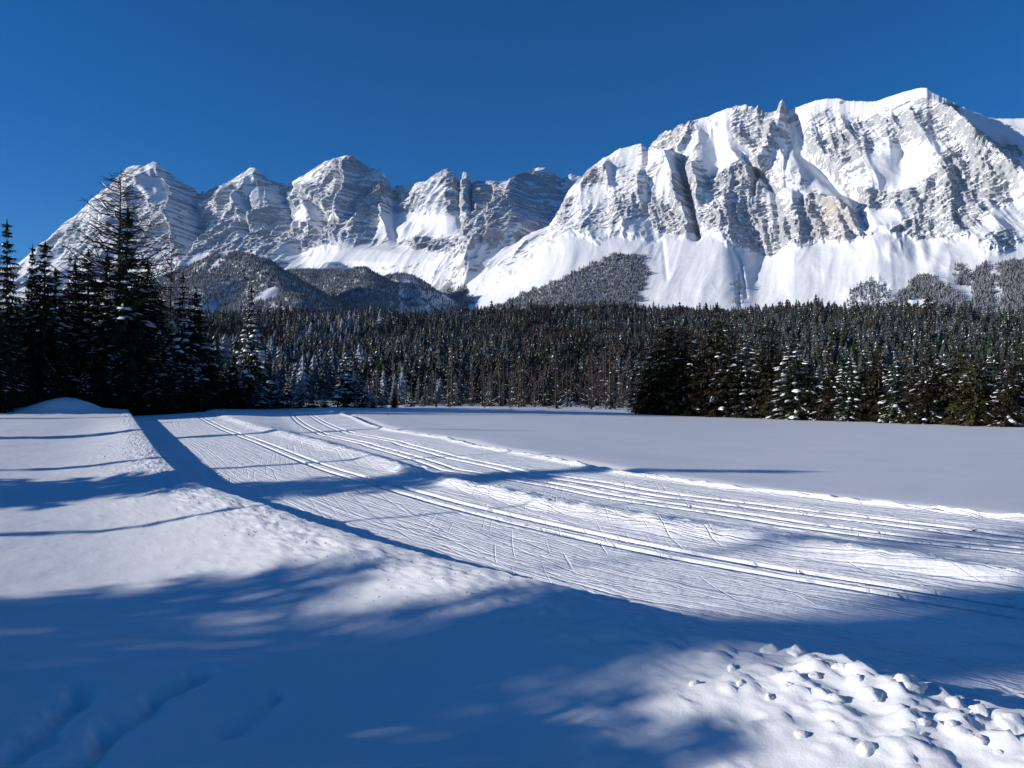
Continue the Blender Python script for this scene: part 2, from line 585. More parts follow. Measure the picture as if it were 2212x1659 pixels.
for blk, prof in ((lane1, None), (tr1, track_z()), (lane1b, None), (div_l, 'dl'), (div_r, 'dr'), (lane2, None), (tr2, track_z()),
                  (lane2b, None), (tr3, track_z()), (lane3, None), (rs, 'rs'), (K9[:, None], 'top')):
    m_ = blk.shape[1]
    sl_ = slice(k, k + m_)
    z = zbase[:, sl_].copy()
    X_, Y_ = XT[:, sl_], ybx[:, sl_]
    rough = fbm(X_ * 2.0, Y_ * 2.0, 4.4, 4)
    if isinstance(prof, str):
        u = np.linspace(0, 1, m_, endpoint=False)[None, :]
        if prof == 'dl':
            hgt = sst(0.0, 1, u + 0.5 * fbm(Y_ * 0.6, X_ * 0.6, 2.7, 2))
        elif prof == 'dr':
            hgt = 1 - sst(0.05, 1, u)
        elif prof == 'rs':
            hgt = 0.25 * u + 0.75 * np.exp(-((u - 1) / 0.13) ** 2)
        else:
            hgt = np.ones((1, 1))
        H_ = 0.10 if prof in ('rs', 'top') else 0.11
        z = z + H_ * hgt + 0.06 * rough * hgt + 0.06 * hgt * np.maximum(0, fbm(X_ * 6, Y_ * 6, 6.6, 3))
    elif prof is not None:
        fade = 1 + 0.25 * pn(Y_ * 0.7, 3.0, 2.0)
        z = z + prof[None, :] * fade + 0.006 * rough
    else:
        z = z + 0.018 * rough + 0.012 * fbm(X_ * 7, Y_ * 7, 1.1, 2)
    zt[:, sl_] = z
    k += m_
ybr = np.broadcast_to(yy, XR.shape)
zr = base_z(XR, ybr) + 0.57 - 0.012 * wf[None, :] * sst(0, 6, wf)[None, :] * (1 - 0.6 * sst(20, 90, wf))[None, :] + (zt[:, -1:] - base_z(XT[:, -1:], yy) - 0.57) * np.exp(-(wf / 0.35) ** 2)[None, :] \
    - 0.10 * np.exp(-((wf - 0.75) / 0.4) ** 2)[None, :] \
    + (0.05 * fbm(XR * 0.10, ybr * 0.16, 2.0, 3) + 0.01 * fbm(XR * 0.7, ybr * 1.1, 6.0, 3)) * sst(0.5, 3, wf)[None, :]
# the field ends in a gentle lip under the trees
ob = mesh_grid('snow_bank', np.stack([XB, np.broadcast_to(yy, XB.shape), ZBK], -1), M_BANK)
structure(ob, 'ploughed snow bank along the near edge of the ski trail')
XTT = np.concatenate([K0[:, None], XT], 1)
ob = mesh_grid('ski_trail', np.stack([XTT, np.broadcast_to(yy, XTT.shape), np.concatenate([crest_z, zt], 1)], -1), M_TRAIL,
               {'su': SU[:, None] - (XTT - K2[:, None]) * np.sqrt(1 - COSL ** 2)[:, None], 'sv': (XTT - K2[:, None]) * COSL[:, None]})
structure(ob, 'groomed double cross-country ski trail with pressed tracks')
XRR = np.concatenate([XT[:, -1:], XR], 1)
ob = mesh_grid('snow_field', np.stack([XRR, np.broadcast_to(yy, XRR.shape), np.concatenate([zt[:, -1:], zr], 1)], -1), M_FIELD)
structure(ob, 'smooth untouched snow field beyond the ski trail')


def near_z(x, y):
    """height of the near ground at a point"""
    j = int(np.clip(np.searchsorted(YD, y), 1, NY - 1))
    k0 = np.interp(y, YD, K0)
    if x < k0:
        return float(bank_z(np.array([x]), np.array([y]), np.array([k0 - x]))[0])
    row = np.concatenate([XT[j], XR[j]])
    zz = np.concatenate([zt[j], zr[j]])
    return float(np.interp(x, row, zz))


# ------------------------------------------------------------------ wooded hill behind the field, valley floor
SKY_PX = [-1200, 300, 560, 700, 850, 1000, 1100, 1400, 1600, 1900, 1960, 2050, 2120, 2212, 3600]
SKY_PY = [700, 700, 690, 686, 680, 678, 675, 668, 664, 662, 662, 669, 678, 682, 690]
HILL_D = [60, 130, 190, 330, 450, 700, 1000, 1500, 1650, 2000, 2600]
HILL_Z = [-1.5, -1.0, -0.6, 2, 15, 46, 86, 158, 168, 150, 60]


def hill_z(x, y):
    r = np.hypot(x, y)
    az = np.arctan2(x, y)
    px = CX + F * np.tan(np.clip(az, -1.2, 1.2))
    k_ = (HZ - np.interp(px, SKY_PX, SKY_PY)) / 195.0 * np.cos(np.clip(az, -1.2, 1.2))
    z = np.interp(r, HILL_D, HILL_Z)
    z = np.where(z > 0, z * k_, z)
    z = z + sst(350, 700, r) * 22 * fbm(x / 300, y / 300, 0.5, 3)
    return z


az = np.linspace(-0.95, 0.95, 260)
rr = 60 * np.exp(np.linspace(0, 1, 150) * math.log(2600 / 60))
A, R_ = np.meshgrid(az, rr)
HX, HY = R_ * np.sin(A), R_ * np.cos(A)
HZZ = hill_z(HX, HY)
# keep it under the bank, trail and field where those lie on top
HZZ = np.where(R_ < 150, HZZ, HZZ)
ob = mesh_grid('wooded_hill', np.stack([HX, HY, HZZ], -1), M_GROUND)
structure(ob, 'low snow covered hill under the dark wood')
th = np.linspace(0, 2 * math.pi, 97)
rr = np.array([0.0, 5, 40, 200, 1500, 6000, 12000])
A, R_ = np.meshgrid(th, rr)
ob = mesh_grid('valley_floor', np.stack([R_ * np.sin(A), R_ * np.cos(A), np.full(A.shape, -3.0)], -1), M_GROUND)
structure(ob, 'snow covered valley floor')

# ------------------------------------------------------------------ mountains
def blobs(px, py, lst):
    """soft map of patches: (x, y, half width, half height, tilt degrees, weight)"""
    out = np.zeros(px.shape)
    for x, y, a, b, ang, wgt in lst:
        c, s = math.cos(math.radians(ang)), math.sin(math.radians(ang))
        dx, dy = px - x, py - y
        u, v = (dx * c - dy * s) / a, (dx * s + dy * c) / b
        q = u * u + v * v
        out += wgt * np.exp(-q * q * 0.7)
    return out


def strokes(px, py, lst):
    """grooves (negative) and ribs (positive) drawn down a face: (points, half width, height in metres)"""
    out = np.zeros(px.shape)
    for pts, wid, hgt in lst:
        d = seg_dist(px, py, pts)
        out += 0.75 * hgt * np.exp(-(d / wid) ** 2)
    return out


def face(name, px0, px1, ncol, lines, nrow, mat, amp, dip, rock, tan, strk, smooth_below, seed, unit, back, label, power=1.0, cov=(0.82, 0.44), lw=1.1):
    """a mountain side between lines in image pixels; each is (column -> row, column -> assumed distance)"""
    px = np.linspace(px0, px1, ncol)
    jit = 1.0
    T = np.linspace(0, 1, nrow)
    ks = np.linspace(0, 1, len(lines)) if power is None else np.array(power)
    D = np.stack([pchip(l[1][0], l[1][1], px) for l in lines])
    Yp = np.stack([np.interp(px, *l[0]) if i == len(lines) - 1 else pchip(l[0][0], l[0][1], px) for i, l in enumerate(lines)])
    Dt = np.empty((nrow, ncol))
    Yt = np.empty((nrow, ncol))
    for j in range(len(ks) - 1):
        s_ = (T >= ks[j]) & (T <= ks[j + 1])
        u = ((T[s_] - ks[j]) / (ks[j + 1] - ks[j]))[:, None]
        Dt[s_] = D[j] * (1 - u) + D[j + 1] * u
        Yt[s_] = Yp[j] * (1 - u) + Yp[j + 1] * u
    # soften the knees between the lines
    ker = np.array([1, 4, 6, 4, 1.0]) / 16
    for _ in range(6):
        for A_ in (Dt, Yt):
            pad = np.concatenate([A_[:1], A_[:1], A_, A_[-1:], A_[-1:]])
            sm = sum(ker[i] * pad[i:i + nrow] for i in range(5))
            A_[2:-2] = sm[2:-2]
    PX = np.broadcast_to(px, Dt.shape)
    a = np.arctan((PX - CX) / F)
    te = (HZ - Yt) / F * np.cos(a)
    X, Y, Z = Dt * np.sin(a), Dt * np.cos(a), ZC + Dt * te
    rk = np.clip(blobs(PX, Yt, rock), -1.0, 1.3)
    rk = rk + 0.35 * fbm(X / (26 * unit), Y / (26 * unit), Z / (26 * unit) + seed, 3)
    hardness = sst(0.05, 0.75, rk)
    # along-face coordinate
    S = X * 0.88 - Y * 0.47
    wx = S + 14 * unit * fbm(S / (60 * unit), Z / (60 * unit), seed + 2.2, 2)
    wz = Z + 7 * unit * fbm(S / (45 * unit), Z / (45 * unit), seed + 6.1, 3)
    topf = 1 - 0.75 * sst(0.90, 1.0, T)[:, None]
    botf = sst(0.0, 0.12, T)[:, None]
    # buttresses and gullies running down the face
    lean = wx + 0.25 * wz
    big = ridged(lean / (50 * unit), wz / (150 * unit), seed + 1.0, 5, 2.1, 0.5) - 0.8
    mid = ridged(lean / (15 * unit), wz / (46 * unit), seed + 3.0, 5, 2.2, 0.55) - 0.8
    # tilted ledges
    q = (wz - dip * wx) / (9 * unit) + 1.1 * fbm(wx / (22 * unit), wz / (22 * unit), seed + 8.0, 5, 2.1, 0.6)
    saw = q - np.floor(q)
    ledge = (np.where(saw < 0.78, saw / 0.78, (1 - saw) / 0.22) - 0.5)
    q2 = (wz - dip * 1.25 * wx) / (3.6 * unit) + 1.3 * fbm(wx / (8 * unit), wz / (8 * unit), seed + 5.0, 5, 2.1, 0.65)
    saw2 = q2 - np.floor(q2)
    ledge2 = (np.where(saw2 < 0.75, saw2 / 0.75, (1 - saw2) / 0.25) - 0.5)
    us, vs = wx + dip * wz, wz - dip * 1.15 * wx
    fine = 0.7 * (ridged(us / (12 * unit), vs / (4.0 * unit), seed + 2.0, 5, 2.2, 0.65) - 0.8) + 0.9 * (ridged(lean / (7 * unit), wz / (26 * unit), seed + 7.0, 5, 2.2, 0.65) - 0.8) \
        + 0.25 * (ridged(X / (4.0 * unit), Y / (4.0 * unit), Z / (3.0 * unit) + seed, 3, 2.2, 0.6) - 0.8)
    open_ = np.clip(smooth_below(PX, Yt), 0, 1)      # 1 on smooth scree and snowfields
    hard = (0.18 + 0.82 * hardness) * (1 - 0.97 * open_)
    disp = (amp * (1 - 0.80 * open_) * big + 0.24 * amp * mid * hard) * botf
    disp = disp + hard * unit * (lw * ledge + 0.5 * lw * ledge2 + 1.2 * fine)
    disp = disp + open_ * unit * (0.55 * fbm(lean / (9 * unit), Z / (60 * unit), seed + 4.0, 4) + 0.35 * fbm(X / (14 * unit), Y / (14 * unit), Z / (14 * unit), 3))
    disp = disp * topf + strokes(PX, Yt, strk) * topf
    X = X - 0.50 * disp
    Y = Y - 0.87 * disp
    Z = Z + 0.25 * disp * topf
    crest = sst(0.93, 1.0, T)[:, None] * (1 - 0.6 * open_)
    Z = Z + crest * unit * (0.5 + 1.3 * hardness) * (1.5 * fbm(S / (6 * unit), 0.0, seed, 5, 2.1, 0.6) + 1.6 * np.maximum(0, fbm(S / (2.2 * unit), 3.0, seed, 2)))
    P = np.stack([X, Y, Z], -1)
    du = np.gradient(P, axis=1)
    dv = np.gradient(P, axis=0)
    N = np.cross(du, dv)
    N /= np.linalg.norm(N, axis=-1, keepdims=True) + 1e-9
    nz = np.abs(N[..., 2])
    # where snow holds: flat spots, ledges and streaks along the strata, ranked over the whole face
    streak = fbm(us / (11 * unit), vs / (3.6 * unit), seed + 9.0, 5, 2.1, 0.62)
    grain = fbm(X / (5 * unit), Y / (5 * unit), Z / (5 * unit) + 3, 4, 2.1, 0.65)
    def blur(A_, k_):
        for ax in (0, 1):
            c = np.cumsum(np.concatenate([np.repeat(np.take(A_, [0], ax), k_, ax), A_, np.repeat(np.take(A_, [-1], ax), k_, ax)], ax), ax)
            n_ = A_.shape[ax]
            hi = np.take(c, np.arange(2 * k_, 2 * k_ + n_), ax)
            lo = np.take(c, np.arange(0, n_), ax)
            A_ = (hi - lo) / (2.0 * k_)
        return A_

    pat = 1.7 * (nz - 0.75 * blur(nz, 14)) + 0.95 * streak + 0.45 * grain - 0.14 * lw * (saw < 0.6) - 0.20 * mid - 0.10 * big
    rank = np.full(pat.size, 1.0)
    idx_ = np.where(open_.reshape(-1) < 0.5)[0]
    rank[idx_[np.argsort(pat.reshape(-1)[idx_])]] = np.linspace(0, 1, len(idx_))
    rank = rank.reshape(pat.shape)
    patch = 0.5 * fbm(wx / (30 * unit), wz / (18 * unit), seed + 12.0, 3)
    cover = np.clip(cov[0] - cov[1] * hardness + patch, 0.12, 0.95)
    cover = cover + (1.15 - cover) * open_
    snow = np.clip(0.5 + 2.6 * (rank - (1 - cover)), 0, 1)
    tn = np.clip(blobs(PX, Yt, tan), 0, 1) * np.ones_like(snow)
    # far side falling away behind the crest
    nb = 14
    bP = np.empty((nb, ncol, 3))
    for i in range(nb):
        f_ = (i + 1) / nb
        bP[i] = P[-1]
        sc_ = 1 + back * f_
        bP[i, :, 0] *= sc_
        bP[i, :, 1] *= sc_
        bP[i, :, 2] = P[-1, :, 2] * (1 - 0.55 * f_ ** 0.9) - 25 * f_
    P2 = np.concatenate([P, bP])
    snow2 = np.concatenate([snow, np.ones((nb, ncol)) * 0.6])
    tn2 = np.concatenate([tn, np.zeros((nb, ncol))])
    ob = mesh_grid(name, P2, mat, {'snow': snow2, 'tan': tn2})
    structure(ob, label)
    return P, PX, Yt, snow


# right-hand massif with its snow fan
CR_X = [860, 900, 960, 1020, 1080, 1140, 1190, 1207, 1228, 1245, 1262, 1290, 1315, 1340, 1365, 1385, 1400, 1415, 1430, 1450, 1470, 1500, 1530, 1560,
        1580, 1600, 1615, 1640, 1652, 1664, 1682, 1690, 1698, 1704, 1720, 1740, 1765, 1790, 1815, 1840, 1865, 1890, 1900, 1920, 1940, 1965, 1990, 2008,
        2020, 2040, 2060, 2080, 2110, 2140, 2160, 2212, 2330]
CR_Y = [676, 648, 604, 566, 532, 504, 486, 458, 412, 395, 374, 352, 335, 318, 311, 306, 318, 300, 284, 276, 270, 256, 248, 236,
        230, 224, 223, 228, 236, 240, 238, 220, 219, 236, 228, 222, 214, 209, 209, 213, 214, 216, 214, 206, 200, 192, 188, 190,
        200, 208, 217, 225, 237, 249, 256, 275, 330]
BASE_X = [860, 1000, 1100, 1190, 1240, 1300, 1400, 1500, 1560, 1610, 1640, 1680, 1720, 1800, 1850, 1900, 1960, 2000, 2100, 2212, 2330]
BASE_Y = [690, 640, 580, 520, 505, 505, 508, 504, 505, 535, 552, 545, 520, 517, 505, 490, 505, 512, 508, 520, 530]
ROCK_R = [
    (1452, 286, 55, 26, 25, 0.9), (1600, 385, 66, 38, 0, 1.3), (1455, 470, 45, 36, 0, 0.9), (1480, 400, 26, 70, 0, 0.7),
    (1620, 478, 120, 40, -12, 0.85), (1650, 520, 60, 32, -8, 1.0), (1640, 275, 70, 45, -50, 0.8), (1300, 468, 90, 32, 15, 0.40),
    (1278, 372, 42, 28, 25, 0.9), (1215, 440, 24, 50, 0, 0.5), (1370, 420, 60, 70, 0, 0.2),
    (2085, 400, 120, 75, 22, 1.0), (2150, 330, 45, 60, -35, 0.85), (1905, 425, 52, 26, 10, 0.95), (1782, 470, 60, 48, 0, 1.4),
    (1850, 530, 42, 34, -25, 0.8), (2000, 495, 90, 22, 8, 0.95), (1800, 290, 95, 62, 0, 0.42), (2010, 262, 105, 48, 0, 0.42),
    (2055, 240, 20, 16, 0, 0.9), (2160, 525, 40, 24, 12, 0.8), (1878, 628, 46, 22, 15, 0.7), (1540, 330, 40, 14, 20, 0.5),
    (1695, 230, 12, 14, 0, 1.0), (1820, 320, 60, 30, 0, 0.3),
    (1548, 315, 32, 50, -8, -1.4), (1712, 285, 26, 30, -40, -0.9), (1770, 380, 75, 24, -42, -1.6), (1952, 355, 70, 40, 12, -1.5), (1905, 467, 38, 22, -10, -1.3),
    (1590, 345, 10, 30, -40, -0.5), (1960, 205, 60, 16, 5, -0.8), (1700, 420, 30, 18, 0, -0.8), (2170, 270, 60, 18, -15, -1.0), (1345, 350, 40, 20, 20, -0.5),
]
TAN_R = [(1808, 478, 36, 44, 0, 0.9), (1770, 470, 24, 42, 0, 0.25), (1695, 228, 14, 18, 0, 0.6), (1470, 285, 40, 22, 0, 0.25), (1250, 390, 40, 20, 0, 0.2)]
STRK_R = [
    ([(1462, 335), (1478, 385), (1492, 440), (1503, 505)], 9, -120), ([(1448, 340), (1462, 390), (1470, 440)], 9, 90),
    ([(1500, 360), (1515, 400), (1512, 440)], 8, 60),
    ([(1690, 225), (1680, 260), (1670, 310), (1650, 350)], 16, 130), ([(1715, 260), (1735, 320), (1790, 370), (1850, 425)], 20, -110),
    ([(1605, 335), (1640, 372), (1675, 415)], 6, -60), ([(1635, 365), (1632, 420)], 5, -60),
    ([(1720, 430), (1730, 520)], 12, 50), ([(1840, 425), (1870, 490)], 14, -90), ([(1780, 430), (1835, 450), (1850, 490)], 10, 60),
    ([(2010, 190), (2080, 270), (2140, 330), (2230, 400)], 20, 120), ([(2060, 230), (2160, 290), (2230, 340)], 12, -60),
    ([(1675, 425), (1685, 480), (1690, 530)], 6, -45), ([(1237, 400), (1215, 450), (1195, 485)], 10, 60), ([(1310, 345), (1318, 400)], 8, 70),
    ([(1540, 270), (1550, 340), (1530, 380)], 22, -70), ([(1950, 300), (1950, 370), (1900, 430)], 30, -70),
    ([(1570, 505), (1600, 570), (1612, 640)], 5, -12), ([(1430, 505), (1440, 600)], 5, -7),
    ([(1595, 590), (1598, 660)], 4, -12), ([(2040, 520), (2010, 590), (2110, 665)], 16, 18), ([(1990, 505), (2000, 560)], 12, 22),
]


def open_right(px, py):
    base = np.interp(px, BASE_X, BASE_Y)
    o = sst(-4, 16, py - base + 12 * fbm(px / 16.0, py / 16.0, 3.1, 4) + 26 * fbm(px / 55.0, 0.0, 8.1, 2))
    o = o * (1 - np.clip(blobs(px, py, [(1878, 628, 50, 24, 15, 0.9), (2160, 525, 44, 24, 12, 1.0), (1330, 600, 30, 40, 0, 0.15), (960, 620, 90, 40, 0, 0.7), (1480, 612, 20, 16, 0, 0.35), (1620, 580, 14, 40, 20, 0.4), (1740, 560, 26, 30, 0, 0.5), (2060, 560, 40, 20, 20, 0.45), (1950, 540, 30, 24, 0, 0.4), (1420, 540, 14, 30, 0, 0.35)]), 0, 1))
    o = np.maximum(o, np.clip(blobs(px, py, [(1548, 315, 28, 46, -8, 1), (1770, 380, 72, 20, -42, 1), (1952, 355, 62, 34, 12, 1), (1905, 467, 34, 18, -10, 1),
                                             (1962, 202, 60, 10, 5, 1), (2180, 285, 60, 14, -18, 1)]), 0, 1))
    return o


DX = [860, 1190, 1500, 1800, 2330]
D_FOOT, D_MID, D_TOP = (DX, [3700, 3420, 3200, 3020, 2760]), (DX, [4700, 4380, 4180, 3990, 3680]), (DX, [5600, 5250, 5050, 4850, 4450])
P_R, PX_R, PY_R, SN_R = face('mountain_massif', 860, 2330, 940,
                             [((CR_X, [705] * len(CR_X)), D_FOOT), ((BASE_X, BASE_Y), D_MID), ((CR_X, CR_Y), D_TOP)], 430, M_MASSIF,
                             56, 0.42, ROCK_R, TAN_R, STRK_R, open_right, 0.0, 8.0, 0.25,
                             'broad snowy rock massif with wide snow fans at its foot', (0, 0.40, 1))

# left-hand range of three peaks
CL_X = [-200, 40, 95, 130, 155, 180, 215, 245, 258, 270, 285, 310, 330, 345, 362, 385, 405, 425, 436, 445, 470, 500, 520, 540, 556, 570, 580, 590, 608, 620, 640, 660, 682, 700, 720, 745, 760, 770, 785, 800, 818,
        830, 838, 848, 858, 870, 890, 905, 920, 930, 940, 952, 965, 976, 985, 991, 994, 1000, 1008, 1013, 1018, 1030, 1040, 1060, 1080, 1098, 1105, 1118, 1130, 1148, 1165, 1180, 1195, 1205, 1215, 1235, 1260, 1330]
CL_Y = [640, 565, 520, 488, 466, 440, 410, 388, 372, 360, 355, 356, 347, 352, 368, 388, 402, 416, 414, 408, 399, 386, 374, 361, 363, 376, 387, 391, 394, 396, 384, 371, 357, 345, 339, 333, 336, 342, 352, 362, 365,
        371, 386, 406, 402, 399, 400, 392, 390, 380, 375, 366, 361, 368, 377, 390, 392, 368, 370, 376, 393, 389, 391, 388, 391, 388, 382, 378, 372, 366, 360, 361, 366, 378, 386, 374, 380, 400]
MB_X = [-200, 100, 400, 520, 640, 700, 800, 900, 1000, 1100, 1150, 1250, 1330]
MB_Y = [700, 650, 560, 560, 576, 560, 548, 545, 520, 500, 486, 486, 500]
ROCK_L = [
    (330, 470, 260, 110, 0, 0.55), (620, 480, 200, 80, 0, 0.62), (745, 390, 55, 55, 0, 0.95), (400, 500, 60, 90, 0, 0.5), (820, 440, 60, 50, 0, 0.8), (880, 430, 50, 28, 0, 0.5),
    (1040, 450, 75, 55, 0, 0.9), (965, 400, 40, 34, 0, 0.5), (920, 520, 60, 20, 0, 0.7), (1010, 520, 50, 24, 20, 0.6), (700, 500, 60, 50, 0, 0.5), (1160, 430, 60, 60, 0, 0.75), (1130, 380, 30, 16, 0, 0.4),
    (330, 400, 30, 26, -10, -1.0), (545, 420, 26, 40, -10, -0.8), (850, 482, 38, 20, 25, -1.5), (945, 487, 40, 22, 10, -1.6), (770, 550, 130, 22, 0, -1.4), (655, 468, 34, 14, 30, -1.0), (710, 480, 30, 10, 50, -1.0),
    (890, 410, 20, 14, 0, -0.3), (940, 410, 20, 34, 35, -0.7), (1165, 366, 24, 8, 0, -0.9), (430, 565, 30, 18, 20, -0.9), (230, 470, 40, 60, 40, -0.35), (480, 440, 40, 30, 20, -0.4),
]
TAN_L = [(773, 385, 8, 34, 0, 0.45), (885, 430, 14, 20, 0, 0.4), (715, 425, 10, 10, 0, 0.3)]
STRK_L = [
    ([(725, 345), (735, 385), (738, 420)], 5, -110), ([(747, 337), (750, 415)], 4, -100), ([(760, 345), (762, 420), (745, 470)], 9, 110),
    ([(345, 352), (380, 400), (395, 460), (385, 520)], 14, 190), ([(405, 405), (418, 470), (400, 540)], 16, -160), ([(300, 360), (320, 430)], 10, 60),
    ([(525, 430), (533, 470), (530, 500)], 7, -110), ([(515, 420), (524, 470)], 8, 70), ([(555, 363), (580, 400), (585, 440)], 12, 110), ([(695, 455), (690, 510)], 10, -110), ([(665, 440), (680, 490)], 10, 90),
    ([(832, 372), (846, 410), (830, 470)], 10, 90), ([(852, 405), (855, 450)], 7, -80), ([(985, 372), (990, 420)], 5, 70), ([(993, 392), (993, 420)], 3, -60),
    ([(640, 385), (700, 440)], 12, 60), ([(590, 400), (620, 470), (640, 540)], 14, -70), ([(1060, 400), (1050, 470)], 6, -70), ([(1020, 395), (1015, 460)], 5, -50),
    ([(200, 430), (260, 500)], 14, 80), ([(240, 400), (300, 500)], 12, -70),
]


def open_left(px, py):
    return np.clip(blobs(px, py, [(850, 482, 34, 16, 25, 1), (945, 487, 36, 18, 10, 1), (700, 560, 60, 10, 8, 1), (800, 550, 100, 20, 0, 1.1), (330, 395, 14, 12, 0, 0.8), (430, 568, 24, 12, 25, 0.9),
                                  (655, 466, 26, 7, 30, 0.8), (712, 478, 26, 5, 52, 0.8)]), 0, 1)


dl = lambda f_: ([-200, 300, 750, 1098, 1112, 1160, 1200, 1330], [f_ * v for v in (9600, 8600, 7300, 6500, 6650, 7500, 7500, 7200)])
dm = lambda f_: ([-200, 300, 750, 1098, 1140, 1200, 1330], [f_ * v for v in (9600, 8600, 7300, 6500, 6900, 7500, 7200)])
P_L, PX_L, PY_L, SN_L = face('mountain_range', -60, 1330, 860,
                             [((CL_X, [720] * len(CL_X)), dm(0.66)), ((MB_X, MB_Y), dm(0.80)), ((CL_X, CL_Y), dl(1.0))], 330, M_RANGE,
                             80, 0.45, ROCK_L, TAN_L, STRK_L, open_left, 11.0, 11.0, 0.2,
                             'row of three jagged grey limestone peaks streaked with snow', (0, 0.36, 1), (0.76, 0.36), 0.15)

# farther snow shoulder behind the massif's right end
sx = [2060, 2100, 2140, 2160, 2200, 2260, 2400]
P_S, _, _, _ = face('mountain_shoulder', 2060, 2400, 120, [((sx, [420] * 7), ([2060, 2400], [5000, 5000])), ((sx, [330] * 7), ([2060, 2400], [5300, 5300])), ((sx, [262, 256, 250, 252, 252, 250, 262]), ([2060, 2400], [5600, 5600]))],
                    60, M_MASSIF, 20, 0.2, [(2200, 300, 400, 300, 0, -0.9)], [], [], lambda a, b: np.full(a.shape, 0.9), 5.0, 9.0, 0.2, 'smooth white snow shoulder behind the massif', (0, 0.5, 1))

# wooded spurs in front of the range: ridge lines with slopes falling to both sides
SPURS = [  # (image column, image row, assumed distance) down each ridge, then side slope
    ([(330, 640, 3900), (420, 572, 4000), (500, 544, 3950), (560, 566, 3700), (600, 610, 3350), (650, 672, 2950), (680, 740, 2600)], 0.62),
    ([(640, 585, 4700), (720, 578, 4600), (790, 585, 4350), (790, 625, 3900), (770, 690, 3300), (760, 750, 2900)], 0.60),
    ([(870, 590, 4700), (905, 615, 4400), (900, 660, 3900), (890, 720, 3400)], 0.6),
]


def spur_pts(lst):
    out = []
    for px, py, D in lst:
        a = math.atan((px - CX) / F)
        out.append((D * math.sin(a), D * math.cos(a), ZC + D * (HZ - py) / F * math.cos(a)))
    return out


def spur_z(x, y):
    z = np.full(x.shape, -60.0)
    for lst, slope in SPURS:
        pts = spur_pts(lst)
        best = np.full(x.shape, -1e9)
        for p, q in zip(pts[:-1], pts[1:]):
            vx, vy = q[0] - p[0], q[1] - p[1]
            t = np.clip(((x - p[0]) * vx + (y - p[1]) * vy) / (vx * vx + vy * vy), 0, 1)
            d = np.hypot(x - p[0] - t * vx, y - p[1] - t * vy)
            zz = p[2] + t * (q[2] - p[2]) - slope * (np.sqrt(d * d + 45.0 ** 2) - 45.0)
            best = np.maximum(best, zz)
        z = np.maximum(z, best)
    return z + 26 * fbm(x / 300, y / 300, 3.0, 4) + 16 * (ridged(x / 260, y / 420, 2.0, 3) - 0.7)


az = np.linspace(math.atan((250 - CX) / F), math.atan((1010 - CX) / F), 230)
rr = np.linspace(2300, 5200, 210)
A, R_ = np.meshgrid(az, rr)
SX, SY = R_ * np.sin(A), R_ * np.cos(A)
SZ = spur_z(SX, SY)
ob = mesh_grid('wooded_spurs', np.stack([SX, SY, SZ], -1), M_GROUND)
structure(ob, 'steep wooded spurs in front of the jagged range')

# ------------------------------------------------------------------ trees
def bough_frame(az_, l, droop):
    """points along a bough: out, sagging, tip lifting a little"""
    s = np.linspace(0, 1, 6)
    r = l * s
    z = l * (0.10 * s - droop * s ** 1.5 + 0.5 * droop * s ** 3)
    return np.stack([r * math.cos(az_), r * math.sin(az_), z], -1)


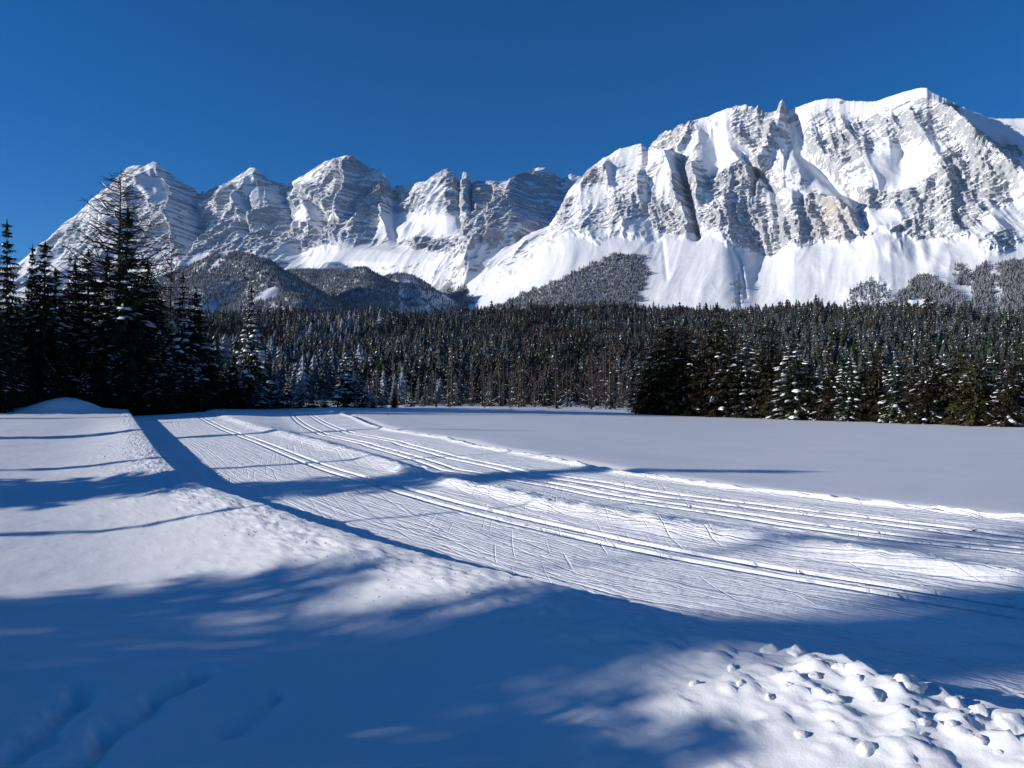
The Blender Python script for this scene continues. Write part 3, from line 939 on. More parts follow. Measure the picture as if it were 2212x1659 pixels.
def make_spruce(name, seed, H, R, whorls, nb, sprays, needles, snow_p, snow_low=0.0, bare=0.06, taper=0.85, pad=1.0, top=1.0, droop=0.6, fat=0.36):
    """one conifer: trunk, needle crown, snow pads (three meshes, metres)"""
    r = np.random.RandomState(seed)
    V, Fc = [], []
    SV, SF = [], []

    def tri(a, b, c):
        n0 = len(V)
        V.extend((a, b, c))
        Fc.append((n0, n0 + 1, n0 + 2))

    for i in range(whorls):
        u = bare + (0.985 - bare) * ((i + r.uniform(-0.3, 0.3)) / whorls)
        u = min(max(u, bare), 0.985)
        prof = ((1 - u) ** taper) * (0.45 + 0.55 * min(1, (u - bare) / 0.12 + 0.35))
        n = max(4, int(nb * (0.55 + 0.45 * (1 - u)) + r.randint(-1, 2)))
        a0 = r.uniform(0, 6.28)
        for j in range(n):
            l = max(0.10 * R, R * prof * r.uniform(0.62, 1.18))
            az_ = a0 + 6.283 * j / n + r.uniform(-0.3, 0.3)
            dr = droop * r.uniform(0.5, 1.25) * (0.35 + 0.9 * (1 - u))
            pts = bough_frame(az_, l, dr)
            pts[:, 2] += u * H + r.uniform(-0.25, 0.25) * H / whorls
            ca, sa_ = math.cos(az_), math.sin(az_)
            side = np.array((-sa_, ca, 0))
            out = np.array((ca, sa_, 0))
            for k_ in range(sprays):
                s = (k_ + r.uniform(0.1, 0.9)) / sprays
                s = 0.15 + 0.85 * s
                f_ = s * 5
                i0 = min(4, int(f_))
                p = pts[i0] + (pts[i0 + 1] - pts[i0]) * (f_ - i0)
                tl = l * (0.46 * (1 - 0.6 * s)) * r.uniform(0.6, 1.2) + 0.05 * R
                wd = fat * tl
                for sg in (-1, 1):
                    d = out * r.uniform(0.45, 0.95) + side * sg * r.uniform(0.4, 0.9) + np.array((0, 0, r.uniform(-0.55, 0.02)))
                    d /= np.linalg.norm(d)
                    b_ = np.cross(d, (r.uniform(-0.4, 0.4), r.uniform(-0.4, 0.4), 1.0))
                    b_ /= np.linalg.norm(b_) + 1e-6
                    tri(p - b_ * wd * 0.5, p + b_ * wd * 0.5 + d * tl * 0.25, p + d * tl)
                # hanging twigs
                if r.uniform() < 0.6:
                    hd = np.array((out[0] * 0.3 + r.uniform(-0.2, 0.2), out[1] * 0.3 + r.uniform(-0.2, 0.2), -1.0)) * tl * 0.65
                    tri(p - side * wd * 0.6, p + side * wd * 0.6, p + hd)
            tri(pts[4] - side * 0.10 * l, pts[4] + side * 0.10 * l, pts[5] + (pts[5] - pts[4]) * 0.3)
            tri(pts[1] - side * 0.05 * l, pts[1] + side * 0.05 * l, pts[5])
            # snow lying on the bough
            ps = snow_p * (1.0 if u > snow_low else 0.12)
            if r.uniform() < ps and l > 0.14 * R:
                s0 = r.uniform(0.25, 0.66)
                s1 = min(1.02, s0 + r.uniform(0.22, 0.62))
                wd = pad * (0.04 + 0.10 * r.uniform() ** 1.5) * (l ** 0.6) * (R ** 0.4)
                th = wd * r.uniform(0.45, 0.8)
                sway = wd * r.uniform(-0.7, 0.7)
                n0 = len(SV)
                st = 4
                for q_ in range(st):
                    s = s0 + (s1 - s0) * q_ / (st - 1)
                    f_ = min(4.99, s * 5)
                    i0 = int(f_)
                    p = pts[i0] + (pts[i0 + 1] - pts[i0]) * (f_ - i0)
                    k_ = (0.35, 1.0, 0.9, 0.25)[q_] * r.uniform(0.8, 1.2)
                    for cx_, cz_ in ((-1.0, -0.10), (-0.45, 0.75), (0.5, 0.8), (1.0, -0.15)):
                        SV.append(p + side * (cx_ * wd * k_ + sway * math.sin(q_ * 1.9 + az_ * 3)) + np.array((0, 0, 0.02 + cz_ * th * k_ - 0.06 * l * s * s)))
                for q_ in range(st - 1):
                    for e in range(4):
                        a_, b_ = n0 + q_ * 4 + e, n0 + q_ * 4 + (e + 1) % 4
                        SF.append((a_, b_, b_ + 4, a_ + 4))
    # leader shoot
    tip = np.array((0, 0, H))
    for j in range(5):
        a_ = 6.283 * j / 5
        d = np.array((math.cos(a_), math.sin(a_), 0)) * 0.04 * R
        tri(np.array((0, 0, H * 0.93)) + d, np.array((0, 0, H * 0.93)) - d * 0.5, tip * top)
    crown = mesh_raw(name + '_crown', V, Fc, [needles])
    snow = mesh_raw(name + '_snow', SV, SF, [M_TREESNOW], None, True) if SF else None
    # trunk
    TV, TF = [], []
    ns = 7
    lv = [(-0.04, 1.35), (0.0, 1.1), (0.05, 0.95), (0.35, 0.72), (0.7, 0.36), (0.97, 0.05)]
    for u, k_ in lv:
        for j in range(ns):
            a_ = 6.283 * j / ns
            TV.append((k_ * H * 0.016 * math.cos(a_), k_ * H * 0.016 * math.sin(a_), u * H))
    for i in range(len(lv) - 1):
        for j in range(ns):
            TF.append((i * ns + j, i * ns + (j + 1) % ns, (i + 1) * ns + (j + 1) % ns, (i + 1) * ns + j))
    trunk = mesh_raw(name + '_trunk', TV, TF, [M_BARK], None, True)
    return trunk, crown, snow


def make_larch(name, seed, H, R, low=0.15, nbr=90, snow_p=0.25, twigs=9):
    """a bare larch: trunk, crown of thin leafless boughs, some snow"""
    r = np.random.RandomState(seed)
    V, Fc, SV, SF = [], [], [], []

    def stick(p, q, r0, r1):
        d = q - p
        L_ = np.linalg.norm(d)
        if L_ < 1e-6:
            return
        d = d / L_
        a_ = np.cross(d, (0.3, 0.1, 1.0))
        a_ /= np.linalg.norm(a_) + 1e-9
        b_ = np.cross(d, a_)
        n0 = len(V)
        for (c, rad) in ((p, r0), (q, r1)):
            for j in range(3):
                t_ = 2.094 * j
                V.append(c + (a_ * math.cos(t_) + b_ * math.sin(t_)) * rad)
        for j in range(3):
            Fc.append((n0 + j, n0 + (j + 1) % 3, n0 + 3 + (j + 1) % 3, n0 + 3 + j))

    for i in range(nbr):
        u = low + (0.99 - low) * (i + r.uniform(0, 1)) / nbr
        l = R * (1 - u) ** 0.75 * r.uniform(0.5, 1.15) + 0.02 * H
        a_ = r.uniform(0, 6.283)
        o = np.array((math.cos(a_), math.sin(a_), 0))
        p0 = np.array((0, 0, u * H))
        mid_ = p0 + o * l * 0.55 + np.array((0, 0, l * r.uniform(-0.05, 0.22)))
        end = p0 + o * l + np.array((0, 0, l * r.uniform(0.0, 0.5)))
        rd = 0.017 * l + 0.022
        stick(p0, mid_, rd, rd * 0.7)
        stick(mid_, end, rd * 0.7, rd * 0.25)
        sd = np.array((-o[1], o[0], 0))
        for k_ in range(twigs):
            s = r.uniform(0.2, 1.0)
            p = p0 + (mid_ - p0) * s * 1.8 if s < 0.55 else mid_ + (end - mid_) * (s - 0.55) / 0.45
            q = p + (o * r.uniform(0.1, 0.8) + sd * r.uniform(-0.9, 0.9) + np.array((0, 0, r.uniform(-0.5, 0.5)))) * l * 0.28
            stick(p, q, rd * 0.40, rd * 0.18)
        if r.uniform() < snow_p:
            n0 = len(SV)
            wd = 0.05 + 0.035 * l
            for q_, s in enumerate((0.3, 0.5, 0.75, 0.95)):
                p = p0 + (mid_ - p0) * s * 1.8 if s < 0.55 else mid_ + (end - mid_) * (s - 0.55) / 0.45
                for cx_, cz_ in ((-1.0, 0.2), (-0.45, 1.0), (0.5, 1.0), (1.0, 0.2)):
                    SV.append(p + sd * cx_ * wd * (0.4, 1, 1, 0.4)[q_] + np.array((0, 0, cz_ * wd * 0.7)))
            for q_ in range(3):
                for e in range(4):
                    x_, y_ = n0 + q_ * 4 + e, n0 + q_ * 4 + (e + 1) % 4
                    SF.append((x_, y_, y_ + 4, x_ + 4))
    crown = mesh_raw(name + '_crown', V, Fc, [M_LARCH])
    snow = mesh_raw(name + '_snow', SV, SF, [M_TREESNOW], None, True) if SF else None
    TV, TF, ns = [], [], 7
    lv = [(-0.04, 1.3), (0.0, 1.1), (0.05, 0.95), (0.4, 0.66), (0.75, 0.3), (1.0, 0.03)]
    for u, k_ in lv:
        for j in range(ns):
            a_ = 6.283 * j / ns
            TV.append((k_ * H * 0.012 * math.cos(a_), k_ * H * 0.012 * math.sin(a_), u * H))
    for i in range(len(lv) - 1):
        for j in range(ns):
            TF.append((i * ns + j, i * ns + (j + 1) % ns, (i + 1) * ns + (j + 1) % ns, (i + 1) * ns + j))
    return mesh_raw(name + '_trunk', TV, TF, [M_BARK], None, True), crown, snow


# prototypes, all 20 m high, scaled where they stand
BIG = [make_spruce('great_spruce', 11 + i, 20, 5.6 + 0.4 * i, 34, 12, 7, M_NEEDLE, 0.62, 0.42, 0.03, 1.0, 1.15) for i in range(3)]
SNOWY = [make_spruce('snowy_spruce', 31 + i, 20, 5.0 + 0.4 * i, 26, 10, 6, M_NEEDLE, 0.8, 0.2, 0.03, 0.92, 1.6) for i in range(2)]
EDGE = [make_spruce('edge_spruce', 51 + i, 20, 5.4 + 0.6 * (i % 3), 22, 10, 5, (M_NEEDLE_OLIVE, M_NEEDLE, M_NEEDLE_OLIVE, M_NEEDLE)[i], (0.42, 0.62, 0.12, 0.7)[i], 0.0, 0.03, 0.60, (0.9, 1.3, 0.8, 1.3)[i], 1.0, 0.75) for i in range(4)]
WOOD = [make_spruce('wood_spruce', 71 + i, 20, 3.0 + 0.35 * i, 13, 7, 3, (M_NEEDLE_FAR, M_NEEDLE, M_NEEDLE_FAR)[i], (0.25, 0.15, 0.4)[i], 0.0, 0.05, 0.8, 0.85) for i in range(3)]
LARCH = [make_larch('larch', 91 + i, 20, 6.0, (0.45, 0.3)[i], (130, 100)[i], 0.10, 10) for i in range(2)]
WLARCH = [make_larch('wood_larch', 95, 20, 3.0, 0.15, 60, 0.12, 5)]

PINE = make_spruce('tall_pine', 99, 20, 4.0, 12, 10, 6, M_NEEDLE, 0.3, 0.3, 0.72, 0.4, 0.8)
BLUNT = make_spruce('bushy_spruce', 98, 20, 7.0, 30, 13, 7, M_NEEDLE, 0.3, 0.3, 0.02, 0.45, 0.8)
SHRUB = make_larch('shrub', 120, 20, 14.0, 0.02, 40, 0.0, 6)

CROWN_PARTS = ('trunk', 'crown', 'snow_load')


def plant(name, proto, x, y, z, H, wide, rot, label, group=None, cat='tree'):
    e = bpy.data.objects.new(name, None)
    COL.objects.link(e)
    e.location = (x, y, z)
    e.rotation_euler = (random.uniform(-0.015, 0.015), random.uniform(-0.015, 0.015), rot)
    s = H / 20.0
    e.scale = (s * wide, s * wide, s)
    e.empty_display_size = 0.5
    e['label'] = label
    e['category'] = cat
    if group:
        e['group'] = group
    for me, nm in zip(proto, CROWN_PARTS):
        if me is None:
            continue
        o = bpy.data.objects.new(nm, me)
        COL.objects.link(o)
        o.parent = e
        if nm == 'snow_load':
            o['kind'] = 'stuff'
    return e


def spot(px, D):
    return (px - CX) / F * D, D


def land_z(x, y):
    if y < 168 and x > -125:
        return max(near_z(x, y), -3) if y > 1.7 else 0.5
    return float(hill_z(np.array([x]), np.array([y]))[0])


random.seed(5)
ORD = ['first', 'second', 'third', 'fourth', 'fifth', 'sixth', 'seventh', 'eighth', 'ninth', 'tenth', 'eleventh', 'twelfth', 'thirteenth', 'fourteenth', 'fifteenth',
       'sixteenth', 'seventeenth', 'eighteenth', 'nineteenth', 'twentieth', 'twenty-first', 'twenty-second', 'twenty-third', 'twenty-fourth', 'twenty-fifth',
       'twenty-sixth', 'twenty-seventh', 'twenty-eighth', 'twenty-ninth', 'thirtieth']

# --- tall trees at the left edge: (image column, image row of top, assumed distance, prototype, width, label)
LEFT = [
    (16, 468, 95, BIG[0], 0.75, 'tall narrow snow-flecked spruce cut by the left picture edge'),
    (-35, 540, 92, BIG[1], 0.9, None),
    (62, 522, 100, BIG[2], 0.5, 'slim dark spire of a spruce between two taller snow-flecked ones'),
    (92, 515, 96, BIG[1], 1.05, 'snow-flecked spruce second from the left picture edge'),
    (190, 535, 108, BIG[2], 1.1, 'shorter dark spruce tucked left of the tallest tree'),
    (252, 362, 103, LARCH[0], 1.25, 'tallest tree, a bare-branched larch rising above the dark spruces'),
    (266, 440, 101, BIG[0], 1.0, 'big dark spruce directly under the tallest bare larch'),
    (318, 556, 106, BIG[1], 1.1, 'dark spruce right of the tallest bare larch'),
    (362, 496, 112, LARCH[1], 0.85, 'brownish bare larch top behind the snow-laden spruce'),
    (392, 580, 108, SNOWY[1], 0.85, 'snow-laden spruce in front of the brownish bare larch'),
    (432, 672, 118, BIG[2], 0.9, 'low dark spruce at the right end of the tall left group'),
    (541, 612, 122, SNOWY[0], 0.95, 'slender snow-laden spruce standing apart right of the tall group'),
    (746, 733, 126, SNOWY[1], 1.2, 'broad snow-laden spruce in the middle of the low trees'),
    (852, 818, 128, BIG[0], 0.6, 'narrow black spruce near the end of the ski trail'),
]
for px, top, D, pr, wd, lab in LEFT:
    x, y = spot(px, D)
    z = land_z(x, y) - 0.3
    H = ZC + (HZ - top) / F * D - z
    larch = pr in LARCH
    plant('larch_tree' if larch else 'spruce_tree', pr, x, y, z, H, wd, random.uniform(0, 6.28),
          lab or 'dark spruce mostly hidden at the left picture edge', None)
# darker company between and behind them, one shared look
FILL = [(-60, 640, 100), (40, 640, 99), (130, 660, 100), (150, 600, 112), (225, 640, 99), (300, 650, 103), (345, 690, 100), (410, 740, 104), (455, 745, 116), (480, 790, 124), (505, 765, 117), (140, 720, 96),
        (60, 720, 95), (250, 740, 97), (575, 745, 130), (10, 700, 96), (200, 730, 97), (375, 780, 101), (430, 800, 104)]
FILL += [(160, 560, 105), (300, 600, 107), (335, 620, 110), (228, 540, 106), (122, 575, 102), (420, 625, 113), (205, 600, 101), (345, 640, 104), (-60, 640, 82), (-110, 610, 81), (-170, 620, 83), (-40, 700, 86), (-110, 600, 84), (-150, 560, 86), (-200, 600, 88), (-90, 700, 90), (30, 760, 92), (110, 770, 93), (180, 790, 94), (300, 760, 99), (330, 790, 98)]
for i, (px, top, D) in enumerate(sorted(FILL)):
    x, y = spot(px, D)
    z = land_z(x, y) - 0.3
    H = ZC + (HZ - top) / F * D - z
    plant('spruce_tree', random.choice(BIG), x, y, z, H, random.uniform(1.0, 1.35), random.uniform(0, 6.28),
          'dark spruce crowding the black lower part of the left tree group' if px > 0 else 'dark spruce just beyond the left picture edge', 'dark spruces crowding the left group' if px > 0 else 'dark spruces beyond the left edge')
LOW = [(592, 788, 122), (622, 800, 126), (650, 806, 122), (676, 822, 120), (700, 835, 124), (782, 806, 124), (806, 838, 121), (826, 850, 126), (886, 842, 140), (912, 852, 150), (560, 810, 119), (525, 830, 118)]
for i, (px, top, D) in enumerate(sorted(LOW)):
    x, y = spot(px, D)
    z = land_z(x, y) - 0.3
    H = ZC + (HZ - top) / F * D - z
    plant('spruce_tree', SNOWY[i % 2], x, y, z, H, random.uniform(1.35, 1.8), random.uniform(0, 6.28),
          'low snow-dusted spruce beyond the trail end, %s from the left' % ORD[i], 'low spruces beyond the trail end')

for i, (x, y) in enumerate(((-51.5, 79.5), (-52.5, 82.5), (-53.0, 85.5))):
    plant('spruce_tree', BLUNT, x, y, land_z(x, y) - 0.3, 8.5 + 1.5 * (i % 2), 0.8, i * 1.3, ('nearest', 'middle', 'farthest')[i] + ' low bushy spruce left of the shaded snow mound', 'bushy spruces beside the snow mound')
# --- row along the right edge of the field
EDGE_X, EDGE_Y = [800, 1050, 1350, 1600, 1900, 2212, 2400], [885, 885, 891, 900, 909, 919, 925]
ROW = [(1385, 810), (1405, 750), (1440, 690), (1476, 702), (1502, 752), (1546, 672), (1578, 716), (1612, 738), (1660, 715), (1690, 758), (1716, 728), (1752, 775), (1796, 745),
       (1832, 770), (1866, 790), (1900, 752), (1936, 778), (1968, 762), (2000, 748), (2036, 772), (2076, 735), (2106, 760), (2140, 768), (2176, 776), (2202, 756)]
for i, (px, top) in enumerate(ROW):
    ey = np.interp(px, EDGE_X, EDGE_Y)
    D = float(depth_of(px, ey, 0.27)) + random.uniform(0.0, 3.0)
    x, y = spot(px, D)
    z = land_z(x, y) - 0.15
    H = (ZC + (HZ - top) / F * D - z) * 1.07
    plant('spruce_tree', EDGE[2 if px < 1600 and i % 3 else (i * 7 + i // 3) % 4], x, y, z, H, random.uniform(1.0, 1.45), random.uniform(0, 6.28),
          'olive-brown snow-flecked spruce at the field edge, %s from the right frame edge' % ORD[len(ROW) - 1 - i], 'spruces along the right field edge')
for i in range(46):
    px = random.uniform(1370, 2330)
    ey = np.interp(px, EDGE_X, EDGE_Y)
    D = float(depth_of(px, ey, 0.27)) + random.uniform(5, 16)
    x, y = spot(px, D)
    top = np.interp(px, [1370, 1440, 1550, 1700, 1900, 2212, 2400], [800, 735, 720, 765, 790, 790, 790]) + random.uniform(-8, 40)
    z = min(land_z(x, y), 0.5) - 0.3
    H = ZC + (HZ - top) / F * D - z
    plant('spruce_tree', random.choice(EDGE), x, y, z, max(H, 2.5), random.uniform(0.95, 1.4), random.uniform(0, 6.28),
          'spruce half hidden behind the front row at the right field edge', 'spruces behind the right field edge row')

for px, py, H, lab in ((1105, 890, 1.0, 'tiny bare shrub poking from the snow before the far wood'), (772, 906, 0.5, 'tiny bare tuft beside the right edge of the ski trail'), (838, 903, 0.3, 'tiny bare tuft alone on the far snow field')):
    D = float(depth_of(px, py, 0.3))
    x, y = spot(px, D)
    plant('shrub', SHRUB, x, y, land_z(x, y) - 0.05, H, 1.0, px, lab, None, 'shrub')

# --- trees out of the picture on the left whose shadows cross the snow: (x, depth, height, prototype, width)
cot = 1 / math.tan(se)
tanb = math.tan(sa)
LOWSUN = 3.078 * math.tan(se)
SHADE = [(x, yc + x * tanb, H * LOWSUN, pr, wd / LOWSUN) for x, yc, H, pr, wd in (
    (-26, 22.3, 12.4, BIG[1], 1.4), (-34, 28.8, 13.0, BIG[1], 0.30), (-24, 16.7, 10.4, BIG[0], 0.16), (-50, 49, 18.0, BIG[2], 0.5), (-62, 74, 15.0, BIG[0], 0.45),
    (-35, 8.0, 30.0, BLUNT, 0.18), (-28, 11.2, 9.9, BLUNT, 0.85), (-30, 9.3, 10.6, BLUNT, 0.7), (-40, 7.7, 30.0, BLUNT, 0.14), (-16, 7.6, 6.6, BLUNT, 0.75), (-17, 6.5, 6.9, BLUNT, 0.8), (-16, 5.7, 6.8, BLUNT, 0.75), (-17, 4.8, 6.7, BLUNT, 0.75), (-17.5, 3.9, 6.3, BLUNT, 0.7), (-24, 6.0, 8.2, BLUNT, 0.6), (-22, 7.2, 7.9, BLUNT, 0.6), (-20, 4.9, 7.4, BLUNT, 0.6), (-55, 11.8, 29.0, PINE, 0.30))]
for i, (x, y, H, pr, wd) in enumerate(SHADE):
    z = land_z(x, y) - 0.2
    plant('larch_tree' if pr in LARCH else 'spruce_tree', pr, x, y, z, H, wd, random.uniform(0, 6.28), 'tree left of the picture that throws its shadow on the snow', 'trees left of the picture')

# --- the wood on the hill
def scatter(n_try, r0, r1, az0, az1, seed, dens=None):
    r = np.random.RandomState(seed)
    R2 = np.sqrt(r.uniform(r0 * r0, r1 * r1, n_try))
    a = r.uniform(az0, az1, n_try)
    return R2 * np.sin(a), R2 * np.cos(a), r


xs, ys, rs_ = scatter(36000, 140, 1640, -0.62, 0.66, 3)
px_ = CX + F * xs / ys
edge_d = depth_of(np.clip(px_, 800, 2400), np.interp(px_, EDGE_X, EDGE_Y), 0.27)
keep = (ys > edge_d + np.where(px_ > 1380, 17, 4)) & (ys > 135)
clear = (np.hypot(xs, ys) < 900) & (px_ < 560)
keep &= ~(np.hypot(xs, ys) < np.where(px_ < 780, 330, np.where(px_ < 900, 200, 100)))
# thin the near part so single trees stand apart
keep &= (np.hypot(xs, ys) > 330) | (rs_.uniform(size=len(xs)) < 0.9)
xs, ys, px_ = xs[keep], ys[keep], px_[keep]
zs = hill_z(xs, ys) - 0.3
rad = np.hypot(xs, ys)
hs_ = (1 + 0.45 * fbm(xs / 70.0, ys / 70.0, 2.0, 2)) * (rs_.uniform(8.0, 18.0, len(xs)) + 7.0 * (rs_.uniform(size=len(xs)) < 0.06)) * (1 - 0.25 * (rad < 330))
hs_ = np.where(rad > 1100, hs_ * rs_.uniform(0.7, 1.55, len(xs)), hs_)
brown = fbm(xs / 120.0, ys / 120.0, 4.0, 3) + 0.35 * np.exp(-((px_ - 1200) / 250.0) ** 2) + rs_.normal(size=len(xs)) * 0.13
kind = np.where(brown > 0.30, 3, rs_.randint(0, 3, len(xs)))
order = np.argsort(rad)
near_ids = order[:230]
rest = order[230:]
for i in near_ids:
    pr = WLARCH[0] if kind[i] == 3 else WOOD[kind[i]]
    lab = 'bare brown larch at the foot of the wood behind the field' if kind[i] == 3 else 'dark snow-flecked spruce at the foot of the wood behind the field'
    plant('larch_tree' if kind[i] == 3 else 'spruce_tree', pr, xs[i], ys[i], zs[i], hs_[i], rs_.uniform(0.9, 1.3), rs_.uniform(0, 6.28), lab,
          'larches at the foot of the wood' if kind[i] == 3 else 'spruces at the foot of the wood')


def make_far(name, seed, needles, snowy, larch=False):
    """a small far tree 20 m high in one mesh"""
    r = np.random.RandomState(seed)
    V, Fc, mi = [], [], []
    tiers = 9
    for i in range(tiers):
        u = 0.06 + 0.88 * i / tiers
        l = (4.0 if larch else 3.5) * (1 - u) ** 0.85 + 0.25
        n = 8 if i < 6 else 6
        a0 = r.uniform(0, 6.28)
        for j in range(n):
            a_ = a0 + 6.283 * j / n + r.uniform(-0.2, 0.2)
            ll = l * r.uniform(0.65, 1.2)
            dz = 20 * 0.88 / tiers
            c0 = np.array((0, 0, u * 20 + dz * r.uniform(0.7, 1.4)))
            tip = np.array((math.cos(a_) * ll, math.sin(a_) * ll, u * 20 - 0.3 * ll * (0 if larch else 1)))
            sd = np.array((-math.sin(a_), math.cos(a_), 0)) * ll * (0.16 if larch else 0.42)
            low = np.array((math.cos(a_) * ll * 0.5, math.sin(a_) * ll * 0.5, u * 20 - 0.15 * ll))
            for t3 in ((c0, low - sd, tip), (c0, tip, low + sd)):
                n0 = len(V)
                V.extend(t3)
                Fc.append((n0, n0 + 1, n0 + 2))
                mi.append(0)
            if r.uniform() < snowy:
                n0 = len(V)
                up = np.array((0, 0, 0.14 + 0.05 * ll))
                m_ = c0 * 0.35 + tip * 0.65
                V.extend((m_ + up + sd * 0.35, m_ + up - sd * 0.35, tip + up * 0.6))
                Fc.append((n0, n0 + 1, n0 + 2))
                mi.append(1)
    return mesh_raw(name, V, Fc, [needles, M_TREESNOW], mi)


M_FROST_HAZE = mat_plain('frosted_hazy_needles', (0.17, 0.18, 0.20), (0.36, 0.37, 0.39), 0.3, 0.85, 0.35)  # frosted needles, with the grey-blue paleness of distant haze painted into their colour
FARCOL = bpy.data.collections.new('far_tree_kinds')
for i, (nm, ndl, sn, la) in enumerate((('far_a', M_NEEDLE_FAR, 0.05, False), ('far_b', M_NEEDLE, 0.12, False), ('far_c', M_NEEDLE_FAR, 0.22, False), ('far_d', M_LARCH, 0.05, True), ('far_e', M_FROST_HAZE, 0.25, False))):
    o = bpy.data.objects.new('kind_%d' % i, make_far(nm, 200 + i, ndl, sn, la))
    FARCOL.objects.link(o)


def forest(name, P, scale, kinds, label, seed):
    me = bpy.data.meshes.new(name)
    me.from_pydata([tuple(p) for p in P], [], [])
    r = np.random.RandomState(seed)
    n = len(P)
    a = me.attributes.new('vi', 'INT', 'POINT')
    a.data.foreach_set('value', np.asarray(kinds, np.int32))
    a = me.attributes.new('rot', 'FLOAT_VECTOR', 'POINT')
    rt = np.zeros((n, 3), np.float32)
    rt[:, 2] = r.uniform(0, 6.28, n)
    rt[:, 0] = r.normal(size=n) * 0.03
    rt[:, 1] = r.normal(size=n) * 0.03
    a.data.foreach_set('vector', rt.reshape(-1))
    a = me.attributes.new('scl', 'FLOAT_VECTOR', 'POINT')
    sc_ = np.stack([scale * r.uniform(0.95, 1.9, n)] * 2 + [scale], -1).astype(np.float32)
    a.data.foreach_set('vector', sc_.reshape(-1))
    ob = bpy.data.objects.new(name, me)
    COL.objects.link(ob)
    ng = bpy.data.node_groups.new(name + '_nodes', 'GeometryNodeTree')
    ng.interface.new_socket('Geometry', in_out='INPUT', socket_type='NodeSocketGeometry')
    ng.interface.new_socket('Geometry', in_out='OUTPUT', socket_type='NodeSocketGeometry')
    N_ = ng.nodes
    gi, go = N_.new('NodeGroupInput'), N_.new('NodeGroupOutput')
    ci = N_.new('GeometryNodeCollectionInfo')
    ci.inputs['Collection'].default_value = FARCOL
    ci.inputs['Separate Children'].default_value = True
    ci.inputs['Reset Children'].default_value = True
    ip = N_.new('GeometryNodeInstanceOnPoints')
    ip.inputs['Pick Instance'].default_value = True

    def named(nm, dt):
        q_ = N_.new('GeometryNodeInputNamedAttribute')
        q_.data_type = dt
        q_.inputs['Name'].default_value = nm
        return q_.outputs['Attribute']
    L_ = ng.links
    er = N_.new('FunctionNodeEulerToRotation')
    L_.new(named('rot', 'FLOAT_VECTOR'), er.inputs[0])
    L_.new(gi.outputs[0], ip.inputs['Points'])
    L_.new(ci.outputs[0], ip.inputs['Instance'])
    L_.new(named('vi', 'INT'), ip.inputs['Instance Index'])
    L_.new(er.outputs[0], ip.inputs['Rotation'])
    L_.new(named('scl', 'FLOAT_VECTOR'), ip.inputs['Scale'])
    L_.new(ip.outputs[0], go.inputs[0])
    md = ob.modifiers.new('trees', 'NODES')
    md.node_group = ng
    ob['kind'] = 'stuff'
    ob['label'] = label
    ob['category'] = 'forest'
    return ob


rk_ = np.random.RandomState(8)
snowy_patch = fbm(xs / 160.0, ys / 160.0, 9.0, 2) + 0.25 * sst(1000, 600, px_)
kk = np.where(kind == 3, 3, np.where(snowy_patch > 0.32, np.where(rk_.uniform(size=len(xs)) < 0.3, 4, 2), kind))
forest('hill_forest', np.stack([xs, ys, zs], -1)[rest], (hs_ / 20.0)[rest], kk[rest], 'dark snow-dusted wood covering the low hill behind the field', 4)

# wooded spurs
xs2, ys2, r2 = scatter(60000, 2350, 5100, math.atan((270 - CX) / F), math.atan((1000 - CX) / F), 12)
zs2 = spur_z(xs2, ys2)
py2 = HZ - (zs2 - ZC) / ys2 * F
px2 = CX + F * xs2 / ys2
k2 = (zs2 > 60) & (py2 > 545) & (fbm(xs2 / 200, ys2 / 200, 5.0, 3) > -0.42) & ~((np.abs(px2 - 452) < 14) & (np.abs(py2 - 668) < 9))
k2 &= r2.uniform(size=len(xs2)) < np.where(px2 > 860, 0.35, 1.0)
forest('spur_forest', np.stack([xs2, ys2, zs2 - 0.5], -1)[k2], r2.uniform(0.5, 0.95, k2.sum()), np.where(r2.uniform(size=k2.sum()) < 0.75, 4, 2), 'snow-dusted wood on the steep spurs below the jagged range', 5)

# woods on the foot of the massif
def in_poly(px, py, poly):
    c = np.zeros(px.shape, bool)
    j = len(poly) - 1
    for i in range(len(poly)):
        xi, yi = poly[i]
        xj, yj = poly[j]
        c ^= ((yi > py) != (yj > py)) & (px < (xj - xi) * (py - yi) / (yj - yi + 1e-9) + xi)
        j = i
    return c


WOODS = [[(1035, 675), (1120, 640), (1200, 608), (1290, 566), (1330, 548), (1386, 552), (1398, 590), (1380, 640), (1384, 700), (1035, 700)], [(1925, 660), (1975, 605), (2003, 588), (2040, 612), (2120, 668), (2060, 690), (2000, 640), (1960, 650)],
         [(2160, 565), (2230, 560), (2300, 570), (2300, 700), (2168, 700)], [(2105, 580), (2130, 562), (2152, 600), (2150, 680), (2110, 660)], [(2070, 572), (2088, 568), (2092, 620), (2070, 615)],
         [(1590, 600), (1600, 610), (1602, 665), (1592, 665)], [(890, 640), (960, 622), (1000, 600), (1020, 640), (1000, 700), (880, 700)], [(1830, 640), (1880, 600), (1930, 640), (1930, 690), (1830, 690)]]
flat = P_R.reshape(-1, 3)
fpx = CX + F * flat[:, 0] / flat[:, 1]
fpy = HZ - (flat[:, 2] - ZC) / flat[:, 1] * F
wob_x, wob_y = fpx + 22 * fbm(fpx / 20, fpy / 20, 1.0, 4), fpy + 10 * fbm(fpx / 14, fpy / 14, 7.0, 3)
dens = np.zeros(len(flat))
for i, pl in enumerate(WOODS):
    dens = np.maximum(dens, in_poly(wob_x, wob_y, pl) * (0.95, 0.8, 0.9, 0.9, 0.8, 0.3, 0.45, 0.25)[i])
r3 = np.random.RandomState(21)
sel = np.where(r3.uniform(size=len(flat)) < dens * 0.55)[0]
cell = flat[sel] + np.stack([r3.normal(size=len(sel)) * 6, r3.normal(size=len(sel)) * 6, np.full(len(sel), -1.0)], -1)
